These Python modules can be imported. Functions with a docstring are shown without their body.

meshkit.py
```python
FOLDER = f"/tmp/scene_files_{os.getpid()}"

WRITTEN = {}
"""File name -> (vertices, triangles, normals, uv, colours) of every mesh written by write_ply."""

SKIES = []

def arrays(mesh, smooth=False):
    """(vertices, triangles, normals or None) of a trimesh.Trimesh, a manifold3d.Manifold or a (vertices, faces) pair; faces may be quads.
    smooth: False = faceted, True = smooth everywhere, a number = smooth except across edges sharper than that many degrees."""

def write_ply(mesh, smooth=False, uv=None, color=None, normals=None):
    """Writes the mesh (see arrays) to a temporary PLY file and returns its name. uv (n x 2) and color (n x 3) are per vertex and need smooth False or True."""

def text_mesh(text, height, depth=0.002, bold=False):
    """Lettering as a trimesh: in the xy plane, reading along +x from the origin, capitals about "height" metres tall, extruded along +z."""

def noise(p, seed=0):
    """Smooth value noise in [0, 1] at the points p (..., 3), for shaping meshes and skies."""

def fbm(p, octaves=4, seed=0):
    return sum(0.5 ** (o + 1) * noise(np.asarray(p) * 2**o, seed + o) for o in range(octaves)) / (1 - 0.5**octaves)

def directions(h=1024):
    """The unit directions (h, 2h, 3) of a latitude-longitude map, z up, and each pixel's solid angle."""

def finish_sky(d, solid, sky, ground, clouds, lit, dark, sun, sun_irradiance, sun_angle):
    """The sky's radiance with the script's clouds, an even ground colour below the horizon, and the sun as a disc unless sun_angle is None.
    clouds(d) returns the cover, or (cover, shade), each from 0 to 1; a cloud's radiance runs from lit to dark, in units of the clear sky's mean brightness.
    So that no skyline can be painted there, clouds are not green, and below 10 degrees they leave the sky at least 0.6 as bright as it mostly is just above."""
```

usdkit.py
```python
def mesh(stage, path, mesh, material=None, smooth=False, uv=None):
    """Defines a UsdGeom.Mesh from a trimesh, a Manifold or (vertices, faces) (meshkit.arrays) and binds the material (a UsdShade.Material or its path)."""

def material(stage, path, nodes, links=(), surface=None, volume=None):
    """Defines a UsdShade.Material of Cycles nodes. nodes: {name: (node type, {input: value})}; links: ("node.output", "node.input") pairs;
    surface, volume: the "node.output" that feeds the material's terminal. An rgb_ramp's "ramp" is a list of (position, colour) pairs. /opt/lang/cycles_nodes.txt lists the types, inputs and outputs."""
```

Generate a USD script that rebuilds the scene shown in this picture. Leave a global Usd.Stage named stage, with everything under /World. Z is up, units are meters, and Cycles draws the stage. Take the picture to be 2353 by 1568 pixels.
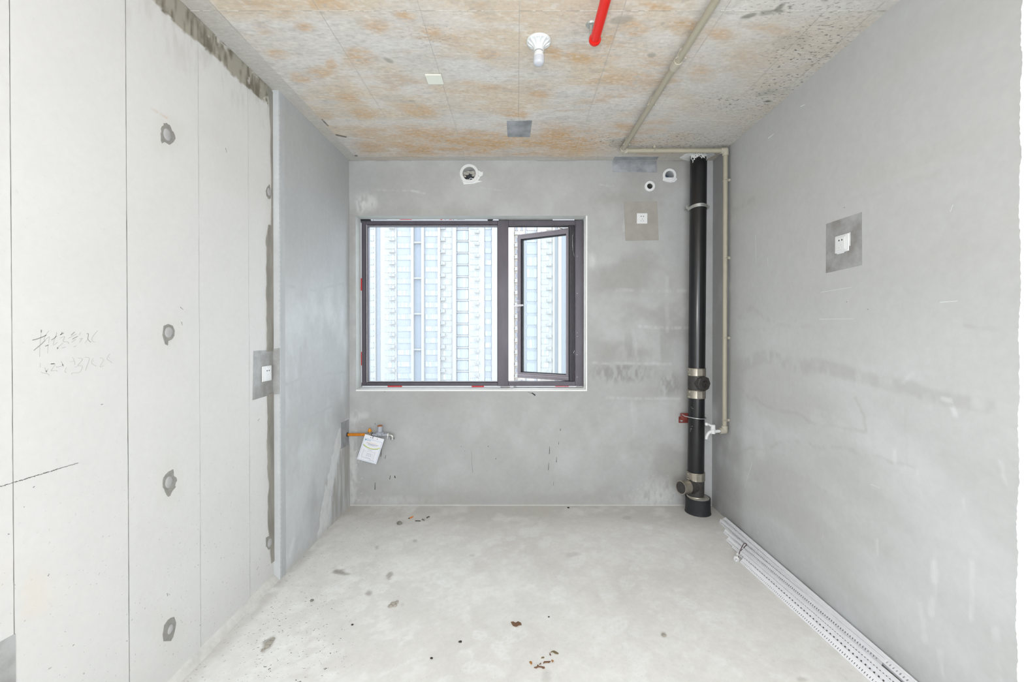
import math, random
import numpy as np
import trimesh, manifold3d
from shapely.geometry import Polygon
from pxr import Gf, Sdf, Usd, UsdGeom, UsdLux, UsdShade, Vt
import usdkit, meshkit
from meshkit import fbm, noise

rng = np.random.default_rng(7)
stage = Usd.Stage.CreateInMemory()
UsdGeom.SetStageUpAxis(stage, 'Z')
UsdGeom.SetStageMetersPerUnit(stage, 1.0)
UsdGeom.Xform.Define(stage, '/World')

# ------------------------------------------------------------------ camera
FPX, PPX, PPY, HC, PITCH = 950.0, 1188.0, 761.0, 1.447, math.radians(0.36)
cam = UsdGeom.Camera.Define(stage, '/World/camera')
cam.CreateFocalLengthAttr(FPX / 2353 * 36)
cam.CreateHorizontalApertureAttr(36.0)
cam.CreateHorizontalApertureOffsetAttr((1176.5 - PPX) / 2353 * 36)
cam.CreateVerticalApertureOffsetAttr((PPY - 784) / 2353 * 36)
cam.CreateClippingRangeAttr(Gf.Vec2f(0.05, 1000))
cam.AddTranslateOp().Set(Gf.Vec3d(0, 0, HC))
cam.AddRotateXOp().Set(90 - math.degrees(PITCH))
cam.CreateExposureAttr(0.12)

# ------------------------------------------------------------------ light
SKY, FLASH, BOUNCE = 1.17, 46.0, 8.0
dome = UsdLux.DomeLight.Define(stage, '/World/overcast_sky')            # even overcast sky
dome.CreateIntensityAttr(SKY); dome.CreateColorAttr(Gf.Vec3f(0.92, 0.965, 1.0))
fl = UsdLux.SphereLight.Define(stage, '/World/camera_flash')            # the photographer's flash, above the lens
fl.CreateRadiusAttr(0.035); fl.CreateIntensityAttr(FLASH / (4 * math.pi ** 2 * 0.035 ** 2)); fl.CreateColorAttr(Gf.Vec3f(0.98, 0.985, 1.0))
fl.AddTranslateOp().Set(Gf.Vec3d(-0.02, -0.08, HC + 0.27))
bl = UsdLux.DiskLight.Define(stage, '/World/added_bounce_fill')              # added unseen fill, turned up to the ceiling of the room behind
bl.CreateRadiusAttr(0.12); bl.CreateIntensityAttr(BOUNCE / (math.pi ** 2 * 0.12 ** 2)); bl.CreateColorAttr(Gf.Vec3f(0.93, 0.97, 1.0))
bl.AddTranslateOp().Set(Gf.Vec3d(0.7, -1.4, 1.7)); bl.AddRotateXOp().Set(180)

# ------------------------------------------------------------------ geometry of the view (pixel -> surface)
CP, SP = math.cos(PITCH), math.sin(PITCH)
O = np.array([0, 0, HC])
def rays(p):
    p = np.atleast_2d(np.asarray(p, float)); u, v = (p[:, 0] - PPX) / FPX, -(p[:, 1] - PPY) / FPX
    return np.stack([u, CP + v * SP, v * CP - SP], 1)
def onp(p, ax, val):
    d = rays(p); t = (val - O[ax]) / d[:, ax]
    return O + d * t[:, None]
def at(px, py, ax, val): return onp([[px, py]], ax, val)[0]
def proj(V):
    w = V - O; f = w[:, 1] * CP - w[:, 2] * SP; up = w[:, 1] * SP + w[:, 2] * CP
    f = np.where(np.abs(f) < 1e-3, 1e-3, f); ok = f > 0.05
    return np.where(ok, PPX + FPX * w[:, 0] / f, -9e3), np.where(ok, PPY - FPX * up / f, -9e3)

D = 3.37                                            # back wall
H = float(at(1000, 369, 1, D)[2]); Z0 = float(at(1100, 1163, 1, D)[2])
SHIFT = Z0                                          # floor level (about 0)
XP = float(at(803, 760, 1, D)[0]); XL = XP - 0.037  # plaster and bare concrete on the left
XR = float(at(1637, 760, 1, D)[0])
YC = FPX / ((PPX - 642) / -XP)                      # near edge of the left plaster
YE = FPX / (1155 / XR)                              # near edge of the right plaster
YB = -2.6                                           # rear of the room behind the camera
X, Y, Zx = 0, 1, 2

def S(r, g, b):
    c = np.array([r, g, b], float) / 255
    return np.where(c <= 0.04045, c / 12.92, ((c + 0.055) / 1.055) ** 2.4)

# ------------------------------------------------------------------ materials
def M(name, rgb, rough=0.6, metal=0.0, var=0.0, scale=30.0, bump=0.0, spec=0.5, coat=0.0, rgb2=None, stretch=(1, 1, 1)):
    p = f'/World/Looks/{name}'; c = S(*rgb)
    nodes = {'p': ('principled_bsdf', {'roughness': rough, 'metallic': metal, 'specular_ior_level': spec, 'base_color': tuple(c), 'coat_weight': coat})}
    links = []
    if var or bump or rgb2 is not None:
        nodes['g'] = ('geometry', {}); nodes['m'] = ('mapping', {'scale': stretch})
        nodes['n'] = ('noise_texture', {'scale': scale, 'detail': 5.0, 'roughness': 0.6})
        links += [('g.position', 'm.vector'), ('m.vector', 'n.vector')]
        c2 = S(*rgb2) if rgb2 is not None else c * (1 + var)
        nodes['r'] = ('rgb_ramp', {'ramp': [(0.32, tuple(c * (1 - var))), (0.68, tuple(np.minimum(c2, 1)))]})
        links += [('n.fac', 'r.fac'), ('r.color', 'p.base_color')]
        if bump:
            nodes['b'] = ('bump', {'strength': bump, 'distance': 0.002}); links += [('n.fac', 'b.height'), ('b.normal', 'p.normal')]
    return usdkit.material(stage, p, nodes, links, surface='p.BSDF')

def surface_mat(name, fine=0.06, fscale=55.0, streak=(1, 1, 1), pit=0.5, pitscale=70.0, bump=0.25, rough=0.85, pitcut=0.66):
    """Bare mortar or concrete: the mesh's map of stains and painted light, fine grain and pinholes where the map has them."""
    nodes = {'a': ('attribute', {'attribute': 'albedo'}), 'k': ('attribute', {'attribute': 'pits'}), 'g': ('geometry', {}), 'm': ('mapping', {'scale': streak}),
             'n': ('noise_texture', {'scale': fscale, 'detail': 6.0, 'roughness': 0.65}),
             'r': ('rgb_ramp', {'ramp': [(0.3, (1 - fine,) * 3), (0.7, (1 + fine,) * 3)]}),
             'x': ('mix_color', {'blend_type': 'multiply', 'fac': 1.0, 'use_clamp': False}),
             'v': ('noise_texture', {'scale': pitscale, 'detail': 2.0, 'roughness': 0.5}),
             'w': ('map_range', {'range_type': 'smoothstep', 'from_min': pitcut, 'from_max': pitcut + 0.05, 'to_min': 0.0, 'to_max': pit, 'clamp': True}),
             'q': ('math', {'math_type': 'multiply', 'use_clamp': True}),
             'y': ('mix_color', {'blend_type': 'mix', 'b': (0.13, 0.125, 0.115)}),
             'b': ('bump', {'strength': bump, 'distance': 0.0015}),
             'p': ('principled_bsdf', {'roughness': rough, 'specular_ior_level': 0.25})}
    links = [('g.position', 'm.vector'), ('m.vector', 'n.vector'), ('m.vector', 'v.vector'), ('n.fac', 'r.fac'), ('a.color', 'x.a'), ('r.color', 'x.b'),
             ('v.fac', 'w.value'), ('w.result', 'q.value1'), ('k.fac', 'q.value2'), ('q.value', 'y.fac'), ('x.result', 'y.a'), ('y.result', 'p.base_color'),
             ('n.fac', 'b.height'), ('b.normal', 'p.normal')]
    return usdkit.material(stage, f'/World/Looks/{name}', nodes, links, surface='p.BSDF')

m_concrete = surface_mat('cast_concrete', fine=0.02, fscale=40, pit=0.55, pitscale=95, bump=0.04, rough=0.75, pitcut=0.69)
m_ceiling = surface_mat('ceiling_concrete', fine=0.11, fscale=48, streak=(0.75, 1.6, 1), pit=0.8, pitscale=58, bump=0.2, pitcut=0.595)
m_plaster = surface_mat('cement_plaster', fine=0.035, fscale=28, pit=0.5, pitscale=80, bump=0.07, pitcut=0.7)
m_floor = surface_mat('floor_screed', fine=0.035, fscale=45, pit=0.85, pitscale=95, bump=0.1, pitcut=0.665)
m_masonry = M('masonry', (150, 148, 144), 0.9, var=0.1, scale=12)
m_seam = M('seam_dark', (150, 149, 146), 0.9, var=0.35, scale=4, rgb2=(200, 200, 197), stretch=(1, 1, 1))
m_fin = M('seam_fin', (212, 209, 202), 0.9, var=0.12, scale=60)
m_patch = M('patch_mortar', (150, 148, 144), 0.55, var=0.16, scale=9, rgb2=(182, 184, 185), bump=0.15)
m_patch_brown = M('patch_brown', (164, 160, 153), 0.7, var=0.06, scale=14)
m_patch_grey = M('patch_grey', (140, 143, 146), 0.5, var=0.08, scale=10, rgb2=(178, 182, 188))
m_plug_ring = M('plug_mortar', (150, 149, 144), 0.9, var=0.12, scale=50, bump=0.3)
m_plug = M('plug_face', (176, 176, 176), 0.85, var=0.08, scale=40, bump=0.2)
m_strip = M('mortar_dark', (150, 147, 140), 0.9, var=0.22, scale=16, stretch=(1, 1, 0.25), bump=0.4)
m_bead_plastic = M('bead_plastic', (240, 241, 245), 0.35, spec=0.5)
m_rough_white = M('rough_white', (240, 240, 238), 0.9, var=0.05, scale=25, bump=0.6)
m_white = M('white_plastic', (232, 233, 234), 0.3)
m_ceramic = M('white_ceramic', (228, 232, 233), 0.18, spec=0.6)
m_bulb = M('bulb_diffuser', (206, 210, 218), 0.25)
m_cream = M('cream_plastic', (238, 240, 228), 0.4)
m_slot = M('socket_slot', (30, 28, 28), 0.6)
m_groove = M('socket_groove', (205, 208, 210), 0.5)
m_black = M('black_pipe_paint', (24, 24, 27), 0.2, var=0.12, scale=20, spec=0.6, bump=0.02)
m_iron = M('dark_iron', (62, 60, 58), 0.5, var=0.25, scale=40, bump=0.15)
m_tar = M('tar_black', (40, 41, 44), 0.55, var=0.2, scale=60, bump=0.3)
m_mortar_top = M('mortar_top', (160, 158, 153), 0.9, var=0.12, scale=40, bump=0.3)
m_steel = M('steel_band', (186, 180, 168), 0.32, 0.85, var=0.12, scale=30)
m_zinc = M('zinc', (205, 208, 210), 0.3, 0.8)
m_redox = M('red_oxide', (140, 66, 58), 0.6, var=0.12, scale=40)
m_ppr = M('beige_plastic', (178, 172, 154), 0.42, var=0.03, scale=20)
m_ppr_l = M('beige_plastic_light', (190, 185, 170), 0.42, var=0.03, scale=20)
m_red = M('fire_red', (232, 30, 16), 0.35)
m_gas = M('gas_orange', (214, 130, 20), 0.4, var=0.1, scale=60)
m_valve = M('brass_orange', (226, 150, 50), 0.4)
m_regul = M('regulator_grey', (178, 182, 192), 0.42, 0.1)
m_galv = M('galvanised', (188, 190, 186), 0.38, 0.7, var=0.1, scale=60)
m_rust = M('rust', (176, 110, 70), 0.8, var=0.2, scale=90)
m_card = M('card_white', (240, 241, 248), 0.4)
m_pblue = M('print_blue', (150, 186, 214), 0.6)
m_pteal = M('print_teal', (40, 160, 180), 0.6)
m_plime = M('print_lime', (214, 222, 130), 0.6)
m_pgrey = M('print_grey', (160, 164, 176), 0.6)
m_porange = M('print_orange', (243, 216, 194), 0.6)
m_frame = M('window_aluminium', (92, 87, 95), 0.42, 0.25, var=0.12, scale=14, stretch=(1, 1, 0.3), spec=0.5)
m_frame_sash = M('sash_aluminium', (150, 143, 150), 0.4, 0.25, var=0.04, scale=14)
m_gasket = M('rubber_gasket', (40, 42, 46), 0.6)
m_handle = M('handle_grey', (168, 162, 168), 0.4, 0.3)
m_film = M('film_white', (232, 236, 244), 0.4)
m_film_red = M('film_red', (214, 40, 44), 0.45)
m_wire = M('wire_white', (235, 232, 225), 0.4)
m_darkmark = M('dark_paint', (44, 46, 48), 0.7)
m_faintmark = M('faint_mark', (140, 141, 142), 0.9)
m_pencil = M('pencil', (192, 192, 190), 0.8)
m_pencil_dark = M('pencil_dark', (148, 148, 146), 0.8)
m_ink = M('ink_line', (108, 108, 106), 0.8)
m_scratch = M('white_scratch', (222, 226, 226), 0.9)
m_leaf = M('dry_leaf', (118, 88, 66), 0.8, var=0.2, scale=200)
m_leaf2 = M('dry_leaf_tan', (168, 122, 72), 0.8, var=0.15, scale=200)
m_leaf3 = M('dry_leaf_grey', (120, 106, 78), 0.8, var=0.2, scale=200)
m_pellet = M('dark_pellet', (58, 52, 50), 0.8)
m_ash = M('grey_debris', (128, 128, 120), 0.9, var=0.2, scale=100)
m_ash_dark = M('dark_debris', (92, 92, 88), 0.9, var=0.2, scale=100)
m_filter = M('cigarette_filter', (226, 128, 52), 0.8)
m_wet = M('damp_mortar', (166, 160, 150), 0.85, var=0.14, scale=50, rgb2=(188, 182, 172))
m_white_mortar = M('white_mortar', (236, 238, 238), 0.9, var=0.05, scale=40, bump=0.4)
m_tie = M('wire_tie', (92, 74, 74), 0.5, 0.2)
m_foam = M('dark_foam', (74, 76, 80), 0.9, var=0.2, scale=30)
m_foam_blue = M('blue_film', (94, 108, 132), 0.6, var=0.25, scale=30)
m_frag = M('rubble', (196, 192, 184), 0.9, var=0.2, scale=60)
# exterior: tones kept close together, the veil of the glass painted in
m_fac_white = M('facade_white', (163, 160, 156), 0.85)
m_fac_blue = M('facade_blue', (153, 156, 161), 0.85)
m_fac_recess = M('facade_recess', (148, 154, 163), 0.8)
m_fac_glass = M('far_glass', (154, 160, 168), 0.3, spec=0.6)
m_fac_curtain = M('far_curtain', (178, 181, 187), 0.6)
m_fac_frame = M('far_frame', (172, 174, 178), 0.6)
m_fac_glass_dark = M('far_glass_dark', (92, 102, 120), 0.25, spec=0.6)
m_ac = M('far_ac_unit', (163, 163, 163), 0.7)
m_ac_fan = M('far_ac_fan', (136, 140, 146), 0.7)
m_ground = M('ground_outside', (150, 152, 148), 0.9, var=0.1, scale=0.2)

def pane_mat(name, dirt, tint):
    """Window glass with a dusty protective film: clear, mirror-like at a slant, and a little milky."""
    return usdkit.material(stage, f'/World/Looks/{name}', {
        't': ('transparent_bsdf', {'color': tint}), 'tl': ('translucent_bsdf', {'color': (0.80, 0.88, 0.96)}),
        'd': ('mix_closure', {'fac': dirt}), 'gl': ('glossy_bsdf', {'color': (1, 1, 1), 'roughness': 0.02}),
        'f': ('fresnel', {'IOR': 1.22}), 'o': ('mix_closure', {})},
        [('t.BSDF', 'd.closure1'), ('tl.BSDF', 'd.closure2'), ('d.closure', 'o.closure1'), ('gl.BSDF', 'o.closure2'), ('f.fac', 'o.fac')], surface='o.closure')
m_pane = pane_mat('dusty_glass', 0.05, (0.905, 0.94, 0.972))
m_pane_sash = pane_mat('dusty_glass_sash', 0.06, (0.90, 0.94, 0.962))

# ------------------------------------------------------------------ prims
used, base_of = {}, {}
def numbered(parent, name):
    k = (parent, name); n = used.get(k, 0); used[k] = n + 1
    return f'{parent}/{name}' if n == 0 else f'{parent}/{name}_{n:03d}'
def data(prim, label=None, cat=None, group=None, kind=None):
    for k, v in (('label', label), ('category', cat), ('group', group), ('kind', kind)):
        if v: prim.SetCustomDataByKey(k, v)
def thing(name, label=None, cat=None, base=(0, 0, 0), group=None, kind=None):
    p = numbered('/World', name); x = UsdGeom.Xform.Define(stage, p)
    b = np.array(base, float); x.AddTranslateOp().Set(Gf.Vec3d(*b)); base_of[p] = b
    data(x.GetPrim(), label, cat, group, kind)
    return p
def part(parent, name, mesh, mat, smooth=30, label=None, kind=None):
    """One mesh under its thing (or under another part); vertices are given in world coordinates."""
    p = numbered(parent, name); b = base_of[parent]; base_of[p] = b
    if hasattr(mesh, 'to_mesh') or isinstance(mesh, (tuple, list)):
        v, f, _ = meshkit.arrays(mesh); mesh = trimesh.Trimesh(v, f, process=False)
    v = np.array(mesh.vertices) - b
    m = usdkit.mesh(stage, p, trimesh.Trimesh(v, mesh.faces, process=False), mat, smooth=smooth)
    data(m.GetPrim(), label, kind=kind)
    return p
def solo(name, mesh, mat, label, cat, smooth=30, group=None, kind=None):
    """A thing that is one mesh: its prim stands at its own base."""
    p = numbered('/World', name); lo, hi = mesh.bounds; b = np.array([(lo[0] + hi[0]) / 2, (lo[1] + hi[1]) / 2, lo[2]]); base_of[p] = b
    m = usdkit.mesh(stage, p, trimesh.Trimesh(np.array(mesh.vertices) - b, mesh.faces, process=False), mat, smooth=smooth)
    UsdGeom.Xformable(m).AddTranslateOp().Set(Gf.Vec3d(*b)); data(m.GetPrim(), label, cat, group, kind)
    return p

def cat_(*ms): return trimesh.util.concatenate([m for m in ms if m is not None])
def box(x0, x1, y0, y1, z0, z1, b=0.0):
    lo, hi = np.minimum([x0, y0, z0], [x1, y1, z1]), np.maximum([x0, y0, z0], [x1, y1, z1])
    if b <= 0:
        m = trimesh.creation.box(hi - lo); m.apply_translation((lo + hi) / 2); return m
    b = min(b, 0.45 * float((hi - lo).min())); pts = []
    for sx in (0, 1):
        for sy in (0, 1):
            for sz in (0, 1):
                c = np.where([sx, sy, sz], hi, lo); s = np.where([sx, sy, sz], -b, b)
                for k in range(3):
                    d = s.copy(); d[k] = 0; pts.append(c + d)
    return trimesh.convex.convex_hull(np.array(pts))
def frame_of(d):
    d = np.asarray(d, float); d = d / np.linalg.norm(d); a = np.array([0, 0, 1.0]) if abs(d[2]) < 0.9 else np.array([1.0, 0, 0])
    u = np.cross(a, d); u /= np.linalg.norm(u); return u, np.cross(d, u), d
def lathe(profile, origin, axis, n=32):
    """profile: (radius, height along axis) pairs."""
    pr = np.array(profile, float); u, w, d = frame_of(axis); k = len(pr)
    th = np.arange(n) / n * 2 * math.pi
    V = np.array(origin) + pr[:, 0][:, None, None] * (np.cos(th)[None, :, None] * u + np.sin(th)[None, :, None] * w) + pr[:, 1][:, None, None] * d
    V = V.reshape(-1, 3); F = []
    for i in range(k - 1):
        for j in range(n):
            a, b_, c, e = i * n + j, i * n + (j + 1) % n, (i + 1) * n + (j + 1) % n, (i + 1) * n + j
            F += [(a, b_, c), (a, c, e)]
    m = trimesh.Trimesh(V, F, process=True); m.update_faces(m.nondegenerate_faces()); return m
def cyl(p0, p1, r, n=24, cham=0.0, r1=None):
    p0, p1 = np.array(p0, float), np.array(p1, float); L = np.linalg.norm(p1 - p0); r1 = r if r1 is None else r1
    c = cham
    pr = [(0, 0), (r - c, 0), (r, c), (r1, L - c), (r1 - c, L), (0, L)] if c else [(0, 0), (r, 0), (r1, L), (0, L)]
    return lathe(pr, p0, p1 - p0, n)
def tube(pts, r, n=12, caps=True):
    P = np.array(pts, float); k = len(P); T = np.gradient(P, axis=0); T /= np.linalg.norm(T, axis=1)[:, None]
    u, w, _ = frame_of(T[0]); rr = np.broadcast_to(r, (k,)); V = []
    th = np.arange(n) / n * 2 * math.pi
    for i in range(k):
        u = u - T[i] * (u @ T[i]); u /= np.linalg.norm(u); w = np.cross(T[i], u)
        V.append(P[i] + rr[i] * (np.cos(th)[:, None] * u + np.sin(th)[:, None] * w))
    V = np.vstack(V); F = []
    for i in range(k - 1):
        for j in range(n):
            a, b_, c, e = i * n + j, i * n + (j + 1) % n, (i + 1) * n + (j + 1) % n, (i + 1) * n + j
            F += [(a, b_, c), (a, c, e)]
    if caps:
        V = np.vstack([V, P[0], P[-1]]); a = len(V) - 2
        for j in range(n):
            F += [(a, (j + 1) % n, j), (a + 1, (k - 1) * n + j, (k - 1) * n + (j + 1) % n)]
    return trimesh.Trimesh(V, F, process=False)
def curve(pts, n=24):
    """Catmull-Rom through the points."""
    P = np.array(pts, float); P = np.vstack([2 * P[0] - P[1], P, 2 * P[-1] - P[-2]]); out = []
    for i in range(1, len(P) - 2):
        for t in np.linspace(0, 1, n, endpoint=False):
            a, b, c, d = P[i - 1], P[i], P[i + 1], P[i + 2]
            out.append(0.5 * (2 * b + (c - a) * t + (2 * a - 5 * b + 4 * c - d) * t * t + (3 * b - a - 3 * c + d) * t ** 3))
    out.append(P[-2]); return np.array(out)
def lump(c, r, seed, sx=(1, 1, .5)):
    m = trimesh.creation.icosphere(2, 1.0); v = np.array(m.vertices); v *= (0.7 + 0.6 * fbm(v * 1.6 + 7 * seed, 3, seed))[:, None]; m.vertices = v * np.array(sx) * r + np.asarray(c); return m
AX = {0: (1, 2, 0), 1: (0, 2, 1), 2: (0, 1, 2)}
def slab(P3, ax, sign, thick, sink=0.002):
    """The outline P3 (points on a plane across axis ax) as a slab that stands out of the plane by thick, towards sign."""
    i, j, k = AX[ax]; P3 = np.asarray(P3); val = float(P3[:, k].mean())
    pg = Polygon(P3[:, [i, j]]).buffer(0)
    if pg.geom_type != 'Polygon': pg = max(pg.geoms, key=lambda g: g.area)
    m = trimesh.creation.extrude_polygon(pg, thick + sink, engine='earcut'); v = np.array(m.vertices); V = np.zeros_like(v)
    V[:, i], V[:, j], V[:, k] = v[:, 0], v[:, 1], val + sign * (v[:, 2] - sink)
    m = trimesh.Trimesh(V, m.faces, process=False); m.fix_normals(); return m
def px_slab(pix, ax, val, sign, thick, wob=0.0, step=None, seed=0, sink=0.002):
    P = onp(pix, ax, val)
    if step:
        Q = []
        for a, b in zip(P, np.roll(P, -1, 0)):
            n = max(1, int(np.linalg.norm(b - a) / step)); Q += [a + (b - a) * t for t in np.arange(n) / n]
        P = np.array(Q); o = (fbm(P * 60, 3, seed) - 0.5)[:, None] * 2 * wob; P = P + o * np.stack([noise(P * 30, s) - 0.5 for s in (1, 2, 3)], 1) * 2
        P[:, ax] = val
    return slab(P, ax, sign, thick, sink)
def stroke(pix, ax, val, sign, w0, w1=None, thick=0.0004, smooth=False):
    """A drawn or scratched line on a surface as a thin ribbon with real width."""
    P = onp(pix, ax, val)
    if smooth and len(P) > 2: P = curve(P, 6)
    i, j, k = AX[ax]; q = P[:, [i, j]]; t = np.gradient(q, axis=0); t /= np.maximum(np.linalg.norm(t, axis=1)[:, None], 1e-9)
    nrm = np.stack([-t[:, 1], t[:, 0]], 1); w = np.linspace(w0, w0 if w1 is None else w1, len(q))[:, None] / 2
    poly = np.vstack([q + nrm * w, (q - nrm * w)[::-1]]); V = np.zeros((len(poly), 3)); V[:, i], V[:, j], V[:, k] = poly[:, 0], poly[:, 1], val
    n = len(q); F = [(a, a + 1, 2 * n - 2 - a) for a in range(n - 1)] + [(a, 2 * n - 2 - a, 2 * n - 1 - a) for a in range(n - 1)]
    top = V.copy(); top[:, k] += sign * thick; W = np.vstack([V, top]); N = len(V)
    G = [(a + N, b + N, c + N) for a, b, c in F] + [(c, b, a) for a, b, c in F]
    for a in range(N):
        b = (a + 1) % N; G += [(a, b, b + N), (a, b + N, a + N)]
    return trimesh.Trimesh(W, G, process=False)

# ------------------------------------------------------------------ surfaces with a map of stains and painted light
def lines(a, b, step, extra=(), fine=None):
    """Grid lines from a to b; coarse outside the span fine."""
    lo, hi = fine if fine else (a, b)
    L = list(np.linspace(lo, hi, max(2, int(round((hi - lo) / step)) + 1)))
    if lo > a: L += list(np.linspace(a, lo, max(2, int((lo - a) / 0.15) + 1)))
    if hi < b: L += list(np.linspace(hi, b, max(2, int((b - hi) / 0.15) + 1)))
    for e in extra:
        L = [x for x in L if abs(x - e) > step * 0.45] + [e]
    return np.unique(np.round([x for x in L if a - 1e-9 <= x <= b + 1e-9], 6))
def sheet(ax, val, us, vs, drop=None):
    i, j, k = AX[ax]; U, W = np.meshgrid(us, vs, indexing='ij'); V = np.zeros((U.size, 3)); V[:, i], V[:, j], V[:, k] = U.ravel(), W.ravel(), val
    n, m = len(us), len(vs); a = (np.arange(n - 1)[:, None] * m + np.arange(m - 1)[None, :]).ravel()
    Q = np.stack([a, a + m, a + m + 1, a + 1], 1)
    if drop is not None: Q = Q[~drop(V[Q].mean(1))]
    return V, np.vstack([Q[:, [0, 1, 2]], Q[:, [0, 2, 3]]])
def surf(parent, name, V, F, mat, albedo, pits, label=None, top=False, kind=None):
    p = numbered(parent, name); b = base_of.get(parent, np.zeros(3)); base_of[p] = b
    m = usdkit.mesh(stage, p, (V - b, F), mat)
    api = UsdGeom.PrimvarsAPI(m)
    api.CreatePrimvar('albedo', Sdf.ValueTypeNames.Color3fArray, 'vertex').Set(Vt.Vec3fArray.FromNumpy(np.clip(albedo, 0.01, 0.92).astype(np.float32)))
    pk = np.repeat(np.clip(pits, 0, 1)[:, None], 3, 1)
    api.CreatePrimvar('pits', Sdf.ValueTypeNames.Color3fArray, 'vertex').Set(Vt.Vec3fArray.FromNumpy(pk.astype(np.float32)))
    data(m.GetPrim(), label, kind=kind); return p
def sm(x, a, b):
    t = np.clip((x - a) / (b - a), 0, 1); return t * t * (3 - 2 * t)
def blob(px, py, cx, cy, rx, ry, ang=0.0, soft=0.5, wob=None):
    c, s = math.cos(math.radians(ang)), math.sin(math.radians(ang)); dx, dy = px - cx, py - cy
    r = np.hypot((dx * c + dy * s) / rx, (-dx * s + dy * c) / ry)
    if wob is not None: r = r + wob
    return 1 - sm(r, 1 - soft, 1 + soft)
def seg(px, py, pts, w):
    d = np.full(len(px), 1e9)
    for (x0, y0), (x1, y1) in zip(pts[:-1], pts[1:]):
        vx, vy = x1 - x0, y1 - y0; t = np.clip(((px - x0) * vx + (py - y0) * vy) / (vx * vx + vy * vy), 0, 1)
        d = np.minimum(d, np.hypot(px - x0 - t * vx, py - y0 - t * vy))
    return 1 - sm(d, w * 0.4, w)
def inpoly(px, py, poly):
    x, y = np.array(poly, float).T; ins = np.zeros(len(px), bool); j = len(x) - 1
    for i in range(len(x)):
        c = ((y[i] > py) != (y[j] > py)) & (px < (x[j] - x[i]) * (py - y[i]) / (y[j] - y[i] + 1e-12) + x[i]); ins ^= c; j = i
    return ins
def mix(A, c, m): return A * (1 - m[:, None]) + np.asarray(c) * m[:, None]
CELL = 0.009

# ================================================================== the room
RX = 2.6                                            # right side of the room behind the camera
# --- floor
fl_ = thing('floor', 'pale grey cement screed floor with faint dusty boot prints', kind='structure')
V, F = sheet(2, Z0, lines(XL, RX, 0.0085, fine=(XL, XR + 0.02)), lines(YB, D, 0.0085, fine=(1.45, D)))
px, py = proj(V); nz = fbm(V * [1.6, 1.6, 1], 4, 3); n2 = fbm(V * [7, 7, 1], 4, 5); n3 = fbm(V * [28, 28, 1], 3, 9)
A = np.tile(S(231, 230, 227), (len(V), 1)) * (1 + 0.08 * (nz - 0.5) + 0.10 * (n2 - 0.5) + 0.10 * (n3 - 0.5))[:, None]
A = mix(A, S(208, 204, 198), 0.28 * sm(fbm(V * [2.2, 2.2, 1], 3, 21), 0.55, 0.75))
A = mix(A, S(240, 241, 239), 0.5 * sm(n2 * 0.6 + n3 * 0.5, 0.62, 0.74) * sm(nz, 0.42, 0.6))
def sole(V, x, y, ang, k=1.0):
    c, s = math.cos(ang), math.sin(ang); dx, dy = V[:, 0] - x, V[:, 1] - y; u, w = dx * c + dy * s, -dx * s + dy * c
    front = 1 - sm(np.hypot(w / 0.048, (u - 0.055) / 0.085), 0.85, 1.05); heel = 1 - sm(np.hypot(w / 0.036, (u + 0.105) / 0.042), 0.85, 1.05)
    tread = 0.45 + 0.55 * (np.sin(u * 420) * np.sin(w * 300 + u * 80) > -0.1)
    return k * np.maximum(front, heel) * tread
ft = np.random.default_rng(11)
foot = np.zeros(len(V)); SMUDGE = [sm(fbm(V * [9, 9, 1], 3, 40 + i), 0.36, 0.60) for i in range(4)]
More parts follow.
